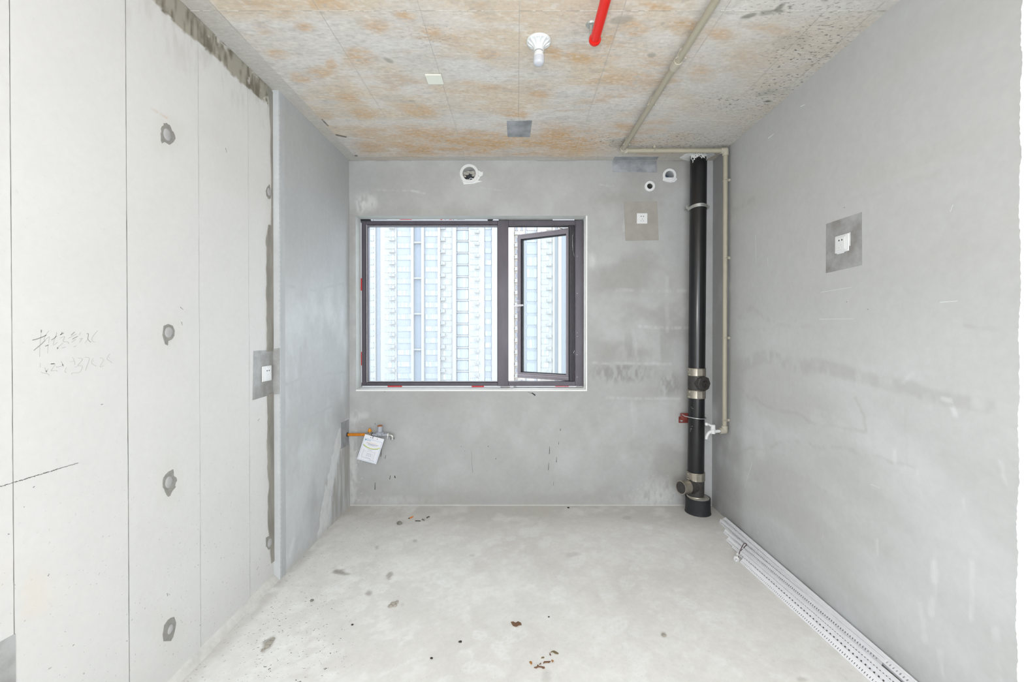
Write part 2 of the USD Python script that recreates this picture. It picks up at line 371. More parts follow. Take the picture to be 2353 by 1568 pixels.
for i in range(110):
    foot = np.maximum(foot, sole(V, ft.uniform(-1.2, 1.3), ft.uniform(1.55, 3.1), ft.uniform(0, 6.28), ft.uniform(0.35, 1.0)) * SMUDGE[i % 4])
A = mix(A, S(242, 244, 242), 0.62 * foot)
scr = fbm(V @ np.array([[.8, -.6, 0], [.6, .8, 0], [0, 0, 1]]) * [5, 42, 1], 3, 61); A = mix(A, S(240, 241, 239), 0.22 * sm(scr, 0.62, 0.72) * sm(n2, 0.45, 0.6))
wob = (n3 - 0.5) * 1.2
for cx, cy, rx, ry, a, k in ((777, 1315, 15, 7, 8, .8), (795, 1319, 10, 3.5, 5, .5), (848, 1364, 8, 6, -10, .6), (895, 1321, 7, 5, -30, .6), (895, 1331, 4, 3, 0, .35), (617, 1478, 9, 15, 40, .75), (604, 1496, 6, 5, 0, .5), (1525, 1460, 6, 6, 0, .55), (1316, 1274, 16, 7, 0, .22), (1440, 1191, 9, 4, 0, .4), (717, 1380, 4, 3, 0, .5), (955, 1243, 5, 3, 0, .4), (1258, 1556, 14, 12, 0, .25), (1842, 1562, 14, 6, 0, .3), (866, 1260, 5, 4, 0, .4), (1085, 1277, 5, 3, 0, .2), (925, 1390, 5, 4, 0, .3)):
    A = mix(A, S(150, 143, 133), k * blob(px, py, cx, cy, rx, ry, a, 0.45, wob))
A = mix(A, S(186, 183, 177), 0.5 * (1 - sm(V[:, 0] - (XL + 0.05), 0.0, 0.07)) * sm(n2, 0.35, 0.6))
A = mix(A, S(204, 200, 194), 0.75 * sm(V[:, 1] + 0.3 * (nz - 0.5), D - 0.55, D - 0.1) * sm(n2, 0.2, 0.55))  # darker strip by the back wall: window-sill shade painted into the floor
pits = 0.12 + 0.95 * blob(px, py, 690, 1490, 95, 110, 30, 0.5) + 0.35 * sm(-V[:, 0], 0.5, 1.3)
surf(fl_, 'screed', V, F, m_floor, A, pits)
part(fl_, 'slab', box(XL - 0.3, RX + 0.3, YB - 0.2, D + 0.25, Z0 - 0.2, Z0 - 0.003), m_masonry)

# --- ceiling: shuttering panels, each with its own edge
ce = thing('ceiling', 'raw concrete ceiling with rust-brown stains and fine shuttering lines', kind='structure')
part(ce, 'slab', box(XL - 0.3, RX + 0.3, YB - 0.2, D + 0.25, H + 0.0012, H + 0.2), m_fin)
xs = [XL, -1.285, -0.85, -0.415, 0.01, 0.455, 0.89, 1.325, 1.537, XR + 0.01]; ys = [1.2, 1.786, 2.723, 2.817, 3.30, D + 0.001]
RUST = ((822, 131, 30, 18), (633, 123, 24, 12), (697, 64, 20, 10), (996, 77, 24, 12), (869, 60, 26, 13), (749, 7, 34, 11), (932, 37, 22, 8), (966, 258, 34, 13), (835, 262, 20, 8), (1237, 217, 24, 9), (1273, 121, 22, 11), (1572, 65, 27, 17), (1657, 80, 27, 12), (1610, 168, 24, 14), (1456, 68, 22, 14), (1331, 131, 32, 10), (1511, 15, 24, 6), (1735, 131, 24, 7), (1776, 68, 44, 8), (1433, 290, 20, 8), (738, 168, 26, 12), (760, 150, 10, 16), (800, 225, 26, 9), (1120, 125, 22, 9), (940, 300, 40, 12), (1330, 330, 60, 14), (1060, 330, 40, 12), (850, 335, 30, 10), (1180, 260, 30, 10), (690, 180, 20, 10), (1395, 90, 18, 20))
PIT = ((1860, 110, 120, 55, -30, .9), (1670, 237, 70, 22, 0, .85), (1800, 200, 100, 50, -30, .8), (1570, 328, 170, 26, 0, .8), (1395, 325, 50, 16, 0, .9), (1000, 82, 70, 34, 0, .35), (1850, 20, 140, 30, 0, .6), (1300, 180, 400, 160, 0, .16), (1750, 265, 90, 25, -20, .5))
def ceil_col(V):
    px, py = proj(V); n1 = fbm(V * [1.7, 3.4, 1], 4, 2); n2 = fbm(V * [7, 20, 1], 4, 4); n3 = fbm(V * [34, 90, 1], 3, 6); n4 = fbm(V * [4, 6, 1], 4, 17); n5 = fbm(V * [26, 95, 1], 4, 18)
    A = np.tile(S(216, 212, 206), (len(V), 1)) * (1 + 0.24 * (n2 - 0.5) + 0.22 * (n3 - 0.5))[:, None]
    A = mix(A, S(219, 201, 176), 0.72 * sm(fbm(V * [2.2, 3.6, 1], 4, 15), 0.40, 0.64))
    A = mix(A, S(226, 225, 223), 0.55 * sm(fbm(V * [3.5, 8, 1], 4, 14), 0.50, 0.66))
    A = mix(A, S(188, 186, 182), 0.35 * sm(n2, 0.56, 0.70))
    rust = 0.50 * sm(n1 * 0.55 + n2 * 0.25 + n4 * 0.3, 0.56, 0.70) * (0.25 + 0.75 * sm(n5 * 0.6 + n2 * 0.4, 0.40, 0.58))
    wob = (n4 - 0.5) * 1.6 + (n2 - 0.5) * 1.5
    for cx, cy, rx, ry in RUST: rust = np.maximum(rust, 0.72 * blob(px, py, cx, cy, rx * 1.1, ry * 1.1, 8, 0.6, wob) * (0.3 + 0.7 * sm(n5 * 0.6 + n2 * 0.4, 0.38, 0.58)))
    band = sm(V[:, 1], 2.65, 2.95) * (1 - sm(V[:, 1], 3.2, 3.34)) * (1 - sm(V[:, 0], 0.45, 0.85)) * sm(V[:, 0], -1.25, -1.0)
    rust = np.maximum(rust, band * (0.22 + 0.70 * sm(n2 * 0.5 + n4 * 0.5, 0.38, 0.60)) * (0.5 + 0.5 * sm(n5, 0.38, 0.58)))
    rust = rust * (1 - 0.8 * sm(V[:, 0], 1.15, 1.4)) * (1 - 0.75 * (1 - sm(V[:, 0], -1.3, -1.2)))
    A = mix(A, S(206, 164, 108) * (1 + 0.3 * (n3 - 0.5))[:, None], rust * 0.9)
    A = mix(A, S(232, 230, 226), 0.45 * sm(n5, 0.60, 0.68)); A = mix(A, S(176, 172, 166), 0.4 * sm(-n5, -0.36, -0.28))
    grey = np.maximum(np.maximum(1 - sm(V[:, 0], -1.29, -1.28), sm(V[:, 0], 0.75, 1.25) * 0.75), sm(V[:, 1], 3.29, 3.31) * 0.9)
    A = mix(A, S(196, 194, 189) * (1 + 0.22 * (n2 - 0.5))[:, None], grey * 0.7)
    for cx, cy, rx, ry, a, k in ((1722, 36, 15, 4, -15, .8), (1760, 30, 14, 4, -10, .6), (1792, 16, 13, 4, -35, .8), (1790, 24, 9, 4, 0, .7), (1816, 15, 5, 4, 0, .6), (1426, 46, 22, 8, -10, .45), (1497, 127, 9, 5, 0, .5), (1893, 0, 8, 4, 0, .7), (1424, 330, 30, 10, 0, .4), (895, 140, 12, 5, 25, .55), (945, 232, 8, 2, 0, .4), (1820, 95, 36, 16, -20, .18), (1760, 215, 24, 6, -10, .35)):
        A = mix(A, S(140, 140, 132), k * blob(px, py, cx, cy, rx, ry, a, 0.4, wob * 0.8))
    A = mix(A, S(92, 84, 74), 0.8 * np.maximum(np.maximum(seg(px, py, [(772, 310), (795, 315)], 2.5), blob(px, py, 818, 358, 4, 2)), np.maximum(seg(px, py, [(740, 275), (754, 289)], 2), blob(px, py, 1764, 233, 8, 2, -5))))
    pits = np.full(len(V), 0.05)
    for cx, cy, rx, ry, a, k in PIT: pits = np.maximum(pits, k * blob(px, py, cx, cy, rx, ry, a, 0.6))
    return A, pits
for a, b in zip(xs[:-1], xs[1:]):
    for c, d in zip(ys[:-1], ys[1:]):
        g = 0.0011
        V, F = sheet(2, H, lines(a + g, b - g, 0.0065), lines(c + g, d - g, 0.0065) if c > 1.5 else lines(c + g, d - g, 0.012, fine=(1.62, d - g)))
        A, pits = ceil_col(V); surf(ce, 'ceiling_panel', V, F, m_ceiling, A, pits)
for a, b, c, d in ((XL, XR, YB, 1.2), (XR, RX, YB, 1.9)):
    V, F = sheet(2, H, lines(a, b, 0.15), lines(c, d, 0.15)); A, pits = ceil_col(V); surf(ce, 'ceiling_panel', V, F, m_ceiling, A, pits)

def FINS(seed):
    r_ = np.random.default_rng(seed); x_, out = XL, []
    while x_ < XR - .05: l_ = r_.uniform(.01, .09); out.append((x_, min(l_, XR - x_), r_.uniform(.3, 1))); x_ += l_ + r_.exponential(.03)
    return out
for y_, d_ in ((1.786, .0014), (2.723, .0012), (2.817, .0009)): part(ce, 'seam_fin', cat_(*[box(a_, a_ + l_, y_ - .0012, y_ + .0012, H - d_ * k_, H + .002) for a_, l_, k_ in FINS(int(y_ * 1000))]), m_fin, smooth=False)
# --- left wall: bare concrete panels, then the thicker plaster
wl = thing('wall_left', 'pale bare concrete left wall with vertical panel joints, meeting thicker grey plaster', kind='structure')
part(wl, 'core', box(XL - 0.2, XL - 0.0011, YB - 0.2, D + 0.25, Z0 - 0.1, H + 0.1), m_seam)
def left_col(V):
    px, py = proj(V); n1 = fbm(V * [1, 1.8, 1.8], 4, 31); n2 = fbm(V * [1, 9, 6], 4, 32); n3 = fbm(V * [1, 40, 40], 3, 33); z = V[:, 2]
    A = np.tile(S(222, 222, 221), (len(V), 1)) * (1 + 0.07 * (n1 - 0.5) + 0.05 * (n2 - 0.5))[:, None]
    A = mix(A, S(214, 213, 210), 0.6 * sm(n1, 0.5, 0.72) * sm(z, 1.6, 2.4))
    A = mix(A, S(226, 219, 208), 0.5 * blob(px, py, 50, 1370, 70, 80) * sm(n2, 0.4, 0.6))
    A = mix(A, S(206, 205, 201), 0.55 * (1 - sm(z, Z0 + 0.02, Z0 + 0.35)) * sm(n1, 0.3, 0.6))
    edge = H - 0.112 + 0.05 * (n2 - 0.5) + 0.03 * (n3 - 0.5)
    st = fbm(V * [1, 48, 7], 4, 36)
    band = sm(z - edge, -0.004, 0.006)
    A = mix(A, S(168, 163, 150), band * 0.95)
    A = mix(A, S(112, 106, 92), band * sm(st * 0.7 + n2 * 0.4, 0.50, 0.66) * 0.85)
    A = mix(A, S(214, 211, 204), band * sm(n2 * 0.6 + n3 * 0.4, 0.54, 0.60) * 0.85)
    A = mix(A, S(200, 199, 195), 0.5 * sm(st, 0.5, 0.7) * sm(z - edge, -0.25, -0.02) * (1 - band))
    for cx, cy, rx, ry in ((386, 310, 34, 48), (386, 766, 30, 45), (389, 1110, 32, 55), (389, 1447, 32, 50)):
        A = mix(A, S(216, 216, 212), 0.5 * blob(px, py, cx, cy, rx, ry, 0, 0.6, n2 - 0.5))
    A = mix(A, S(206, 186, 166), 0.5 * seg(px, py, [(348, 250), (386, 273)], 2.2) * sm(n3, 0.35, 0.6))
    pits = 0.10 + 0.75 * (1 - sm(z, 0.25, 1.15)); return A, pits
yb = [YB, 0.4, 0.808, 1.1492, 1.4895, 1.8262, 2.1642, YC + 0.03]; gaps = [0.0015, 0.0015, 0.0022, 0.0026, 0.0009, 0.0009, 0.0]
for i, (a, b) in enumerate(zip(yb[:-1], yb[1:])):
    V, F = sheet(0, XL, lines(a, b - gaps[i], 0.009 if a > 0.7 else 0.12), lines(Z0, H, 0.009 if a > 0.7 else 0.12))
    V[:, 0] += 0.0008 * (fbm(V * [1, 1.5, 1.5], 2, 61) - 0.5)
    V[:, 1] += np.where(V[:, 1] > b - gaps[i] - 1e-6, 0.0022 * (fbm(V * [1, 1, 22], 3, 70 + i) - 0.55), 0)
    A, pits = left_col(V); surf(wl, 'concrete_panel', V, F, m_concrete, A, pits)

def plaster_left_col(V):
    px, py = proj(V); n1 = fbm(V * [1, 1.6, 1.9], 4, 41); n2 = fbm(V * [1, 9, 3], 4, 42); n3 = fbm(V * [1, 30, 12], 3, 43)
    A = np.tile(S(186, 188, 189), (len(V), 1)) * (1 + 0.12 * (n1 - 0.5) + 0.08 * (n2 - 0.5))[:, None]
    A = mix(A, S(214, 218, 220), (0.25 + 0.55 * sm(n1 * 0.6 + n2 * 0.4, 0.42, 0.62)) * (1 - sm(V[:, 2] + 0.5 * (n1 - 0.5), 1.55, 2.05)))  # lower plaster paler, window light put into its colour
    tri = [(793, 966), (806, 960), (806, 1010), (780, 1040), (765, 1120), (752, 1250), (726, 1260), (740, 1160), (764, 1050), (778, 990)]
    d = inpoly(px + 14 * (n3 - 0.5), py, tri).astype(float)
    A = mix(A, S(230, 233, 234), 0.8 * d * (0.6 + 0.4 * sm(n3, 0.3, 0.6)))
    und = inpoly(px + 10 * (n3 - 0.5), py, [(783, 1030), (806, 1020), (806, 1178), (760, 1225), (768, 1110)]).astype(float)
    A = mix(A, S(168, 164, 158), 0.7 * und * sm(fbm(V * [1, 34, 2], 3, 44), 0.38, 0.6))
    A = mix(A, S(214, 216, 216), 0.7 * und * sm(fbm(V * [1, 60, 3], 2, 45), 0.62, 0.7))
    for pts in ([(645, 890), (690, 872), (730, 862), (800, 855)], [(645, 985), (700, 965), (760, 935)], [(650, 655), (720, 668), (800, 650)], [(690, 800), (695, 960)]):
        A = mix(A, S(160, 163, 165), 0.22 * seg(px, py + 14 * (n2 - 0.5), pts, 4) * sm(n2, 0.3, 0.6))
    A = mix(A, S(222, 225, 225), 0.75 * np.maximum(seg(px, py, [(675, 1240), (665, 1280)], 5), seg(px, py, [(652, 1245), (660, 1290)], 2.5)))
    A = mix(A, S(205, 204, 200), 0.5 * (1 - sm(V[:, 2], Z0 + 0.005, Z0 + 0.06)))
    return A, np.full(len(V), 0.06)
V, F = sheet(0, XP, lines(YC + 0.06, D, 0.009), lines(Z0, H, 0.009)); A, pits = plaster_left_col(V)
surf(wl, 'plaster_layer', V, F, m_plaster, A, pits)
part(wl, 'plaster_core', box(XL - 0.002, XP - 0.001, YC + 0.004, D, Z0, H), m_masonry)
# the plastic corner bead of the plaster edge: front face, side face and a perforated rim
def edge_sheet(ax, val, us, vs, col):
    V, F = sheet(ax, val, us, vs); n = fbm(V * [40, 40, 6], 3, 51)
    A = np.tile(S(*col), (len(V), 1)) * (1 + 0.12 * (n - 0.5))[:, None]; return V, F, A, np.full(len(V), 0.1)
V, F, A, pits = edge_sheet(1, YC, lines(XL, XP, 0.009), lines(Z0, H, 0.012), (200, 203, 205)); surf(wl, 'plaster_edge', V, F, m_plaster, A, pits)
V, F, A, pits = edge_sheet(0, XP, lines(YC, YC + 0.06, 0.009), lines(Z0, H, 0.009), (190, 193, 195))
A = mix(A, S(206, 209, 211), 0.5 * (np.abs(V[:, 1] - YC - 0.004) < 0.006)); surf(wl, 'plaster_edge', V, F, m_plaster, A, pits)
part(wl, 'corner_bead', cat_(*[box(XP - 0.001, XP + 0.0008, YC + 0.0045, YC + 0.0075, Z0 + 0.02 + 0.028 * k, Z0 + 0.036 + 0.028 * k) for k in range(98)]), M('bead_rim', (212, 215, 217), 0.6), kind='stuff')
# dark mortar that fills the joint between concrete and plaster
def strip(z0, z1, w, seed):
    zs = np.linspace(z0, z1, 70); wy = np.interp(zs, *zip(*w)) * (0.8 + 0.5 * fbm(np.stack([zs * 9, zs * 0, zs * 0], 1), 3, seed))
    P = np.vstack([np.stack([np.full(70, XL), YC - wy, zs], 1), np.stack([np.full(70, XL), np.full(70, YC + 0.001), zs], 1)[::-1]])
    return slab(P, 0, 1, 0.004)
zpx = lambda y: float(at(618, y, 0, XL)[2])
part(wl, 'mortar_strip', strip(zpx(808), zpx(517), [(zpx(808), .058), (zpx(560), .062), (zpx(517), .035)], 3), m_strip)
part(wl, 'mortar_strip', strip(zpx(1300), zpx(905), [(zpx(1300), .03), (zpx(1180), .05), (zpx(905), .056)], 4), m_strip)
part(wl, 'mortar_strip', strip(zpx(517), zpx(205), [(zpx(517), .016), (zpx(470), .012), (zpx(300), .02), (zpx(235), .028), (zpx(205), .05)], 5), m_strip)
# tie holes filled with mortar
T5 = lambda L, ox, oy, k: [(ox + x / k, oy + y / k) for x, y in L]
TIES = [(T5([(690, 260), (830, 240), (890, 310), (950, 320), (1010, 430), (1060, 590), (1130, 650), (1195, 790), (1215, 950), (1140, 1090), (1040, 1180), (960, 1235), (860, 1175), (730, 1100), (615, 1160), (570, 1050), (575, 870), (560, 720), (600, 640), (580, 520), (610, 410), (710, 350)], 340, 270, 19.6), (383.5, 309.5), 9, 14, 14),
        (T5([(1090, 550), (1120, 537), (1150, 548), (1163, 580), (1160, 615), (1145, 640), (1120, 650), (1118, 680), (1100, 672), (1092, 640), (1083, 610)], 0, 560, 2.903), (387, 764), 9.5, 12.5, 8),
        (T5([(890, 300), (915, 400), (920, 540), (1015, 610), (1035, 690), (990, 780), (970, 880), (995, 935), (880, 1060), (830, 1150), (800, 1250), (730, 1290), (660, 1220), (610, 1120), (580, 1010), (525, 940), (520, 800), (545, 620), (620, 500), (740, 380), (840, 330)], 340, 1060, 15.68), (387, 1108.5), 8.5, 13.5, 0),
        (T5([(1165, 1130), (1185, 1125), (1200, 1160), (1195, 1200), (1180, 1260), (1165, 1287), (1115, 1290), (1110, 1240), (1120, 1180), (1145, 1145)], 0, 1040, 2.97), (390.5, 1447), 6.5, 10, 20),
        ([(613, 431), (619, 424), (622, 440), (621.5, 456), (617, 458), (612, 450), (610.5, 440)], (617.5, 441), 4, 9, 0),
        ([(611, 1236), (619, 1232), (625, 1238), (625.5, 1258), (617, 1264), (611, 1255)], (619, 1248), 5, 10, 0)]
for out, (cx, cy), rx, ry, ang in TIES:
    ring = part(wl, 'tie_hole_patch', px_slab(out, 0, XL, 1, 0.0018, wob=0.004, step=0.008, seed=3), m_plug_ring, smooth=False)
    c = at(cx, cy, 0, XL); ey = abs(at(cx + rx, cy, 0, XL)[1] - c[1]); ez = abs(at(cx, cy + ry, 0, XL)[2] - c[2])
    th = np.arange(28) / 28 * 2 * math.pi; rot = math.radians(ang)
    P = np.stack([np.full(28, XL), c[1] + ey * np.cos(th) + 0.2 * ez * math.sin(rot) * np.sin(th), c[2] + ez * np.sin(th)], 1)
    rings = [(1.0, 0.0015), (0.9, 0.004), (0.6, 0.0062), (0.25, 0.007)]; VV = np.vstack([c + (P - c) * k + [h, 0, 0] for k, h in rings] + [c[None] + [0.0072, 0, 0]])
    FF = [f for q in range(3) for j in range(28) for f in ((q * 28 + j, q * 28 + (j + 1) % 28, (q + 1) * 28 + (j + 1) % 28), (q * 28 + j, (q + 1) * 28 + (j + 1) % 28, (q + 1) * 28 + j))] + [(84 + j, 84 + (j + 1) % 28, 112) for j in range(28)]
    part(ring, 'mortar_plug', trimesh.Trimesh(VV, FF, process=False), m_plug, smooth=True)
# pencil writing and the ruled ink line on the concrete
W = lambda L: [(50 + x / 9.804, 740 + y / 9.804) for x, y in L]
PEN = [([(440, 178), (436, 240)], .0035, 1), ([(436, 240), (420, 380), (405, 560), (402, 790)], .0016, 0), ([(240, 412), (330, 390), (420, 358), (520, 315), (552, 292)], .003, 1), ([(612, 200), (560, 265), (520, 330), (500, 400), (530, 395), (610, 340), (618, 350), (600, 480)], .0016, 0), ([(270, 645), (340, 585), (430, 510), (530, 415)], .002, 1), ([(527, 550), (605, 517)], .0028, 1), ([(590, 520), (586, 620), (582, 710)], .0012, 0), ([(785, 235), (770, 310), (735, 400), (708, 500), (728, 518), (800, 462)], .0018, 0), ([(667, 412), (740, 360), (782, 315)], .0022, 1), ([(906, 228), (895, 275), (865, 290), (945, 248)], .0024, 1), ([(862, 370), (930, 338), (965, 335), (945, 390), (925, 425), (960, 448), (1040, 455), (1055, 500)], .0022, 0), ([(930, 475), (830, 560), (806, 608)], .0018, 0), ([(806, 570), (806, 608)], .003, 1), ([(903, 597), (940, 580), (990, 566)], .0022, 0), ([(1190, 228), (1110, 305)], .0022, 1), ([(1050, 370), (1140, 325), (1235, 272)], .002, 0), ([(1140, 390), (1258, 326)], .0024, 1), ([(1125, 460), (1215, 395)], .0022, 0), ([(1170, 550), (1190, 565), (1222, 535)], .0018, 0), ([(1328, 236), (1290, 300)], .0016, 0), ([(1298, 392), (1368, 368), (1345, 400), (1300, 462)], .002, 0), ([(1462, 268), (1500, 270), (1495, 330), (1485, 375), (1510, 420), (1555, 462)], .002, 1), ([(1485, 395), (1440, 450), (1435, 485)], .0014, 0), ([(1715, 195), (1630, 290), (1580, 370), (1590, 430), (1650, 458)], .0016, 0),
       ([(415, 930), (413, 1030)], .0014, 0), ([(520, 1028), (552, 1130), (595, 1055)], .002, 0), ([(548, 1095), (555, 1130)], .003, 1), ([(432, 1132), (480, 1155), (560, 1165), (600, 1180), (620, 1210)], .0018, 0), ([(652, 950), (735, 945), (745, 975), (660, 1095), (670, 1102), (780, 1097), (800, 1120)], .0018, 0), ([(652, 950), (735, 945)], .0028, 1), ([(885, 893), (905, 920), (920, 975), (945, 1010)], .002, 0), ([(780, 1000), (790, 1022), (925, 985)], .0018, 0), ([(918, 950), (925, 980)], .003, 1), ([(1008, 1025), (975, 1090), (975, 1140), (1010, 1130)], .0016, 0), ([(1130, 800), (1165, 830), (1170, 880), (1090, 898)], .0012, 0), ([(1170, 880), (1195, 905), (1188, 970)], .0016, 0), ([(1268, 818), (1345, 822), (1366, 850), (1320, 915), (1260, 975)], .0018, 0), ([(1200, 1018), (1230, 1018)], .0022, 0), ([(1250, 992), (1345, 988), (1365, 1010), (1345, 1080), (1290, 1145), (1135, 1152), (1130, 1195)], .0018, 0), ([(1420, 805), (1480, 798), (1520, 825), (1500, 910), (1460, 1020), (1440, 1100)], .0018, 0), ([(1610, 820), (1580, 880), (1575, 935), (1620, 970), (1680, 1002)], .0018, 0), ([(1614, 876), (1620, 884)], .003, 0), ([(1755, 805), (1815, 825), (1838, 870), (1790, 950), (1765, 1010), (1790, 1018), (1850, 985)], .0014, 0), ([(1988, 725), (1950, 770), (1920, 825), (1950, 865), (2010, 900), (2025, 930)], .0018, 0), ([(1970, 798), (1976, 808)], .003, 0)]
part(wl, 'pencil_writing', cat_(*[stroke(W(p), 0, XL, 1, w * .75, smooth=True) for p, w, d in PEN if not d]), m_pencil, smooth=False)
part(wl, 'pencil_writing', cat_(*[stroke(W(p), 0, XL, 1, w * .75, smooth=True) for p, w, d in PEN if d]), m_pencil_dark, smooth=False)
lr = np.random.default_rng(5)
xsl = np.linspace(0, 180, 70)
part(wl, 'ink_line', cat_(*[stroke([(a, 1119 - 55 * a / 180 + lr.normal(0, .5)), (b, 1119 - 55 * b / 180 + lr.normal(0, .5))], 0, XL, 1, lr.uniform(.0008, .003) if a < 140 else .0014) for a, b in zip(xsl[:-1], xsl[1:])]), m_ink, smooth=False)
MK = [((518, 340), (521, 351)), ((414, 706), (421, 712)), ((417, 740), (419, 748)), ((592, 968), (597, 962)), ((76, 1121), (80, 1118)), ((55, 1165), (56, 1166)), ((110, 1325), (113, 1319)), ((384, 1364), (385, 1371)), ((167, 1485), (171, 1481)), ((18, 1228), (22, 1228)), ((232, 930), (237, 929)), ((590, 1310), (594, 1302))]
for a, b in MK: part(wl, 'scuff_mark', stroke([a, b], 0, XL, 1, 0.003, 0.0015), m_faintmark, smooth=False)
# sloping mortar fillet at the foot of the concrete wall
ysf = np.linspace(0.9, YC + 0.02, 60); wf = 0.028 + 0.010 * (fbm(np.stack([ysf * 6, ysf * 0, ysf * 0], 1), 3, 8) - 0.5); hf = 0.034 + 0.012 * (fbm(np.stack([ysf * 5, ysf * 0 + 3, ysf * 0], 1), 3, 9) - 0.5)
rows = [np.stack([XL + wf * a, ysf, Z0 + hf * b], 1) for a, b in ((0, 1), (0.45, 0.62), (0.75, 0.3), (1, -0.02))]
VV = np.vstack(rows + [np.stack([XL + 0 * ysf, ysf, 0 * ysf + Z0 - 0.002], 1)]); n = 60
FF = [f for q in range(5) for j in range(n - 1) for f in ((q * n + j, q * n + j + 1, ((q + 1) % 5) * n + j + 1), (q * n + j, ((q + 1) % 5) * n + j + 1, ((q + 1) % 5) * n + j))]
tr = solo('trim_1', trimesh.Trimesh(VV, FF, process=False), M('fillet_mortar', (212, 211, 207), 0.9, var=0.1, scale=24, bump=0.3), 'sloping mortar fillet along the foot of the bare concrete wall', None, kind='structure')

# --- back wall with the window opening and three sleeves
wb = thing('wall_back', 'grey plastered back wall with a window opening and round sleeves', kind='structure')
WX0, WX1 = float(at(818, 760, 1, D)[0]), float(at(1346, 760, 1, D)[0]); WZ1, WZ0 = float(at(1188, 496, 1, D)[2]), float(at(1188, 895.5, 1, D)[2])
YF = D + 0.115                                      # inner face of the window frame
SLEEVES = [(at(1078.2, 399.5, 1, D), 0.077, 0.0535), (at(1537.8, 403.7, 1, D), 0.0555, 0.035), (at(1492.6, 428.6, 1, D), 0.0425, 0.022)]
def drop(c):
    d = (c[:, 0] > WX0) & (c[:, 0] < WX1) & (c[:, 2] > WZ0) & (c[:, 2] < WZ1)
    for p, ro, ri in SLEEVES: d |= np.hypot(c[:, 0] - p[0], c[:, 2] - p[2]) < (ro + ri) / 2
    return d
def back_col(V):
    px, py = proj(V); n1 = fbm(V * [1.9, 1, 1.9], 4, 81); n2 = fbm(V * [8, 1, 5], 4, 82); n3 = fbm(V * [40, 1, 12], 3, 83); x, z = V[:, 0], V[:, 2]
    A = np.tile(S(181, 182, 182), (len(V), 1)) * (1 + 0.16 * (n1 - 0.5) + 0.10 * (n2 - 0.5))[:, None]
    A = mix(A, S(202, 205, 206), 0.3 * sm(n1 * 0.5 + n2 * 0.5, 0.46, 0.70))
    right = sm(px, 1340, 1400)
    A = mix(A, S(160, 158, 154), 0.6 * right * sm(fbm(V * [3.2, 1, 3.2], 4, 84), 0.47, 0.68))
    A = mix(A, S(166, 163, 158), 0.35 * sm(fbm(V * [1.5, 1, 2.2], 4, 85), 0.5, 0.7))
    A = mix(A, S(138, 136, 132), 0.62 * blob(px, py, 1428, 857, 70, 22, 0, 0.5, (n3 - 0.5) * 0.8) * sm(n3 * 0.7 + n2 * 0.3, 0.40, 0.58))
    A = mix(A, S(138, 136, 132), 0.55 * blob(px, py, 1540, 885, 26, 30, 0, 0.5, (n3 - 0.5)) * sm(n3, 0.38, 0.55))
    A = mix(A, S(146, 144, 140), 0.4 * blob(px, py, 1480, 800, 60, 40, 0, 0.6) * sm(fbm(V * [26, 1, 3], 3, 86), 0.45, 0.62))
    for pts, w, k in (([(1405, 667), (1580, 669)], 4, .4), ([(1470, 752), (1585, 754)], 4, .5), ([(1365, 835), (1540, 838)], 3.5, .45), ([(1395, 914), (1560, 918)], 3.5, .45), ([(1532, 640), (1533, 760)], 5, .3), ([(1462, 790), (1460, 840)], 4, .35), ([(1455, 920), (1458, 1000)], 8, .25), ([(850, 435), (960, 440)], 2, .6), ([(945, 438), (975, 445)], 3, .5), ([(1100, 432), (1150, 437)], 2, .3), ([(1378, 425), (1410, 427)], 2, .4), ([(1432, 500), (1433, 530)], 3, .4), ([(816, 505), (816, 880)], 5, .3)):
        A = mix(A, S(210, 213, 213), 0.85 * k * seg(px, py + 8 * (n2 - 0.5), pts, w * 1.3) * sm(n3 * 0.6 + n2 * 0.4, 0.36, 0.60))
    for cx, cy, rx, ry, k in ((845, 465, 24, 20, .65), (828, 470, 10, 22, .6), (1361, 600, 8, 16, .5), (812, 1080, 9, 90, .6), (815, 960, 12, 16, .5), (833, 955, 14, 8, .5), (1515, 1130, 45, 30, .45), (1470, 1150, 60, 14, .35), (1345, 530, 8, 30, .3), (900, 1150, 100, 10, .3)):
        A = mix(A, S(219, 221, 220), k * blob(px, py, cx, cy, rx, ry, 0, 0.6, (n3 - 0.5) * 1.4) * sm(n3, 0.3, 0.55))
    sp = noise(V * [160, 1, 160], 88)
    A = mix(A, S(222, 223, 221), 0.7 * (sp > 0.86) * np.maximum(blob(px, py, 1515, 1130, 60, 40), blob(px, py, 825, 1060, 26, 110)))
    A = mix(A, S(165, 163, 158), 0.35 * blob(px, py, 1200, 1150, 400, 16, 0, 0.6) * sm(n2, 0.4, 0.6))
    A = mix(A, S(222, 222, 219), 0.65 * (1 - sm(z, Z0 + 0.004, Z0 + 0.012)))
    A = mix(A, S(224, 226, 227), 0.5 * sm(x, XR - 0.07, XR - 0.05) * sm(z, 0, 0.1))
    A = mix(A, S(120, 112, 102), 0.55 * sm(z, H - 0.008, H - 0.003) * sm(fbm(V * [9, 1, 1], 3, 87), 0.5, 0.62))
    return A, 0.05 + 0 * px
V, F = sheet(1, D, lines(XP, XR, 0.008, extra=(WX0, WX1)), lines(Z0, H, 0.008, extra=(WZ0, WZ1)), drop); A, pits = back_col(V)
surf(wb, 'plaster_layer', V, F, m_plaster, A, pits)
core = manifold3d.Manifold.cube([XR - XL + 0.8, 0.243, H + 0.3]).translate([XL - 0.4, D + 0.002, Z0 - 0.15])
core = core - manifold3d.Manifold.cube([WX1 - WX0 + 0.004, 0.6, WZ1 - WZ0 + 0.004]).translate([WX0 - 0.002, D - 0.2, WZ0 - 0.002])
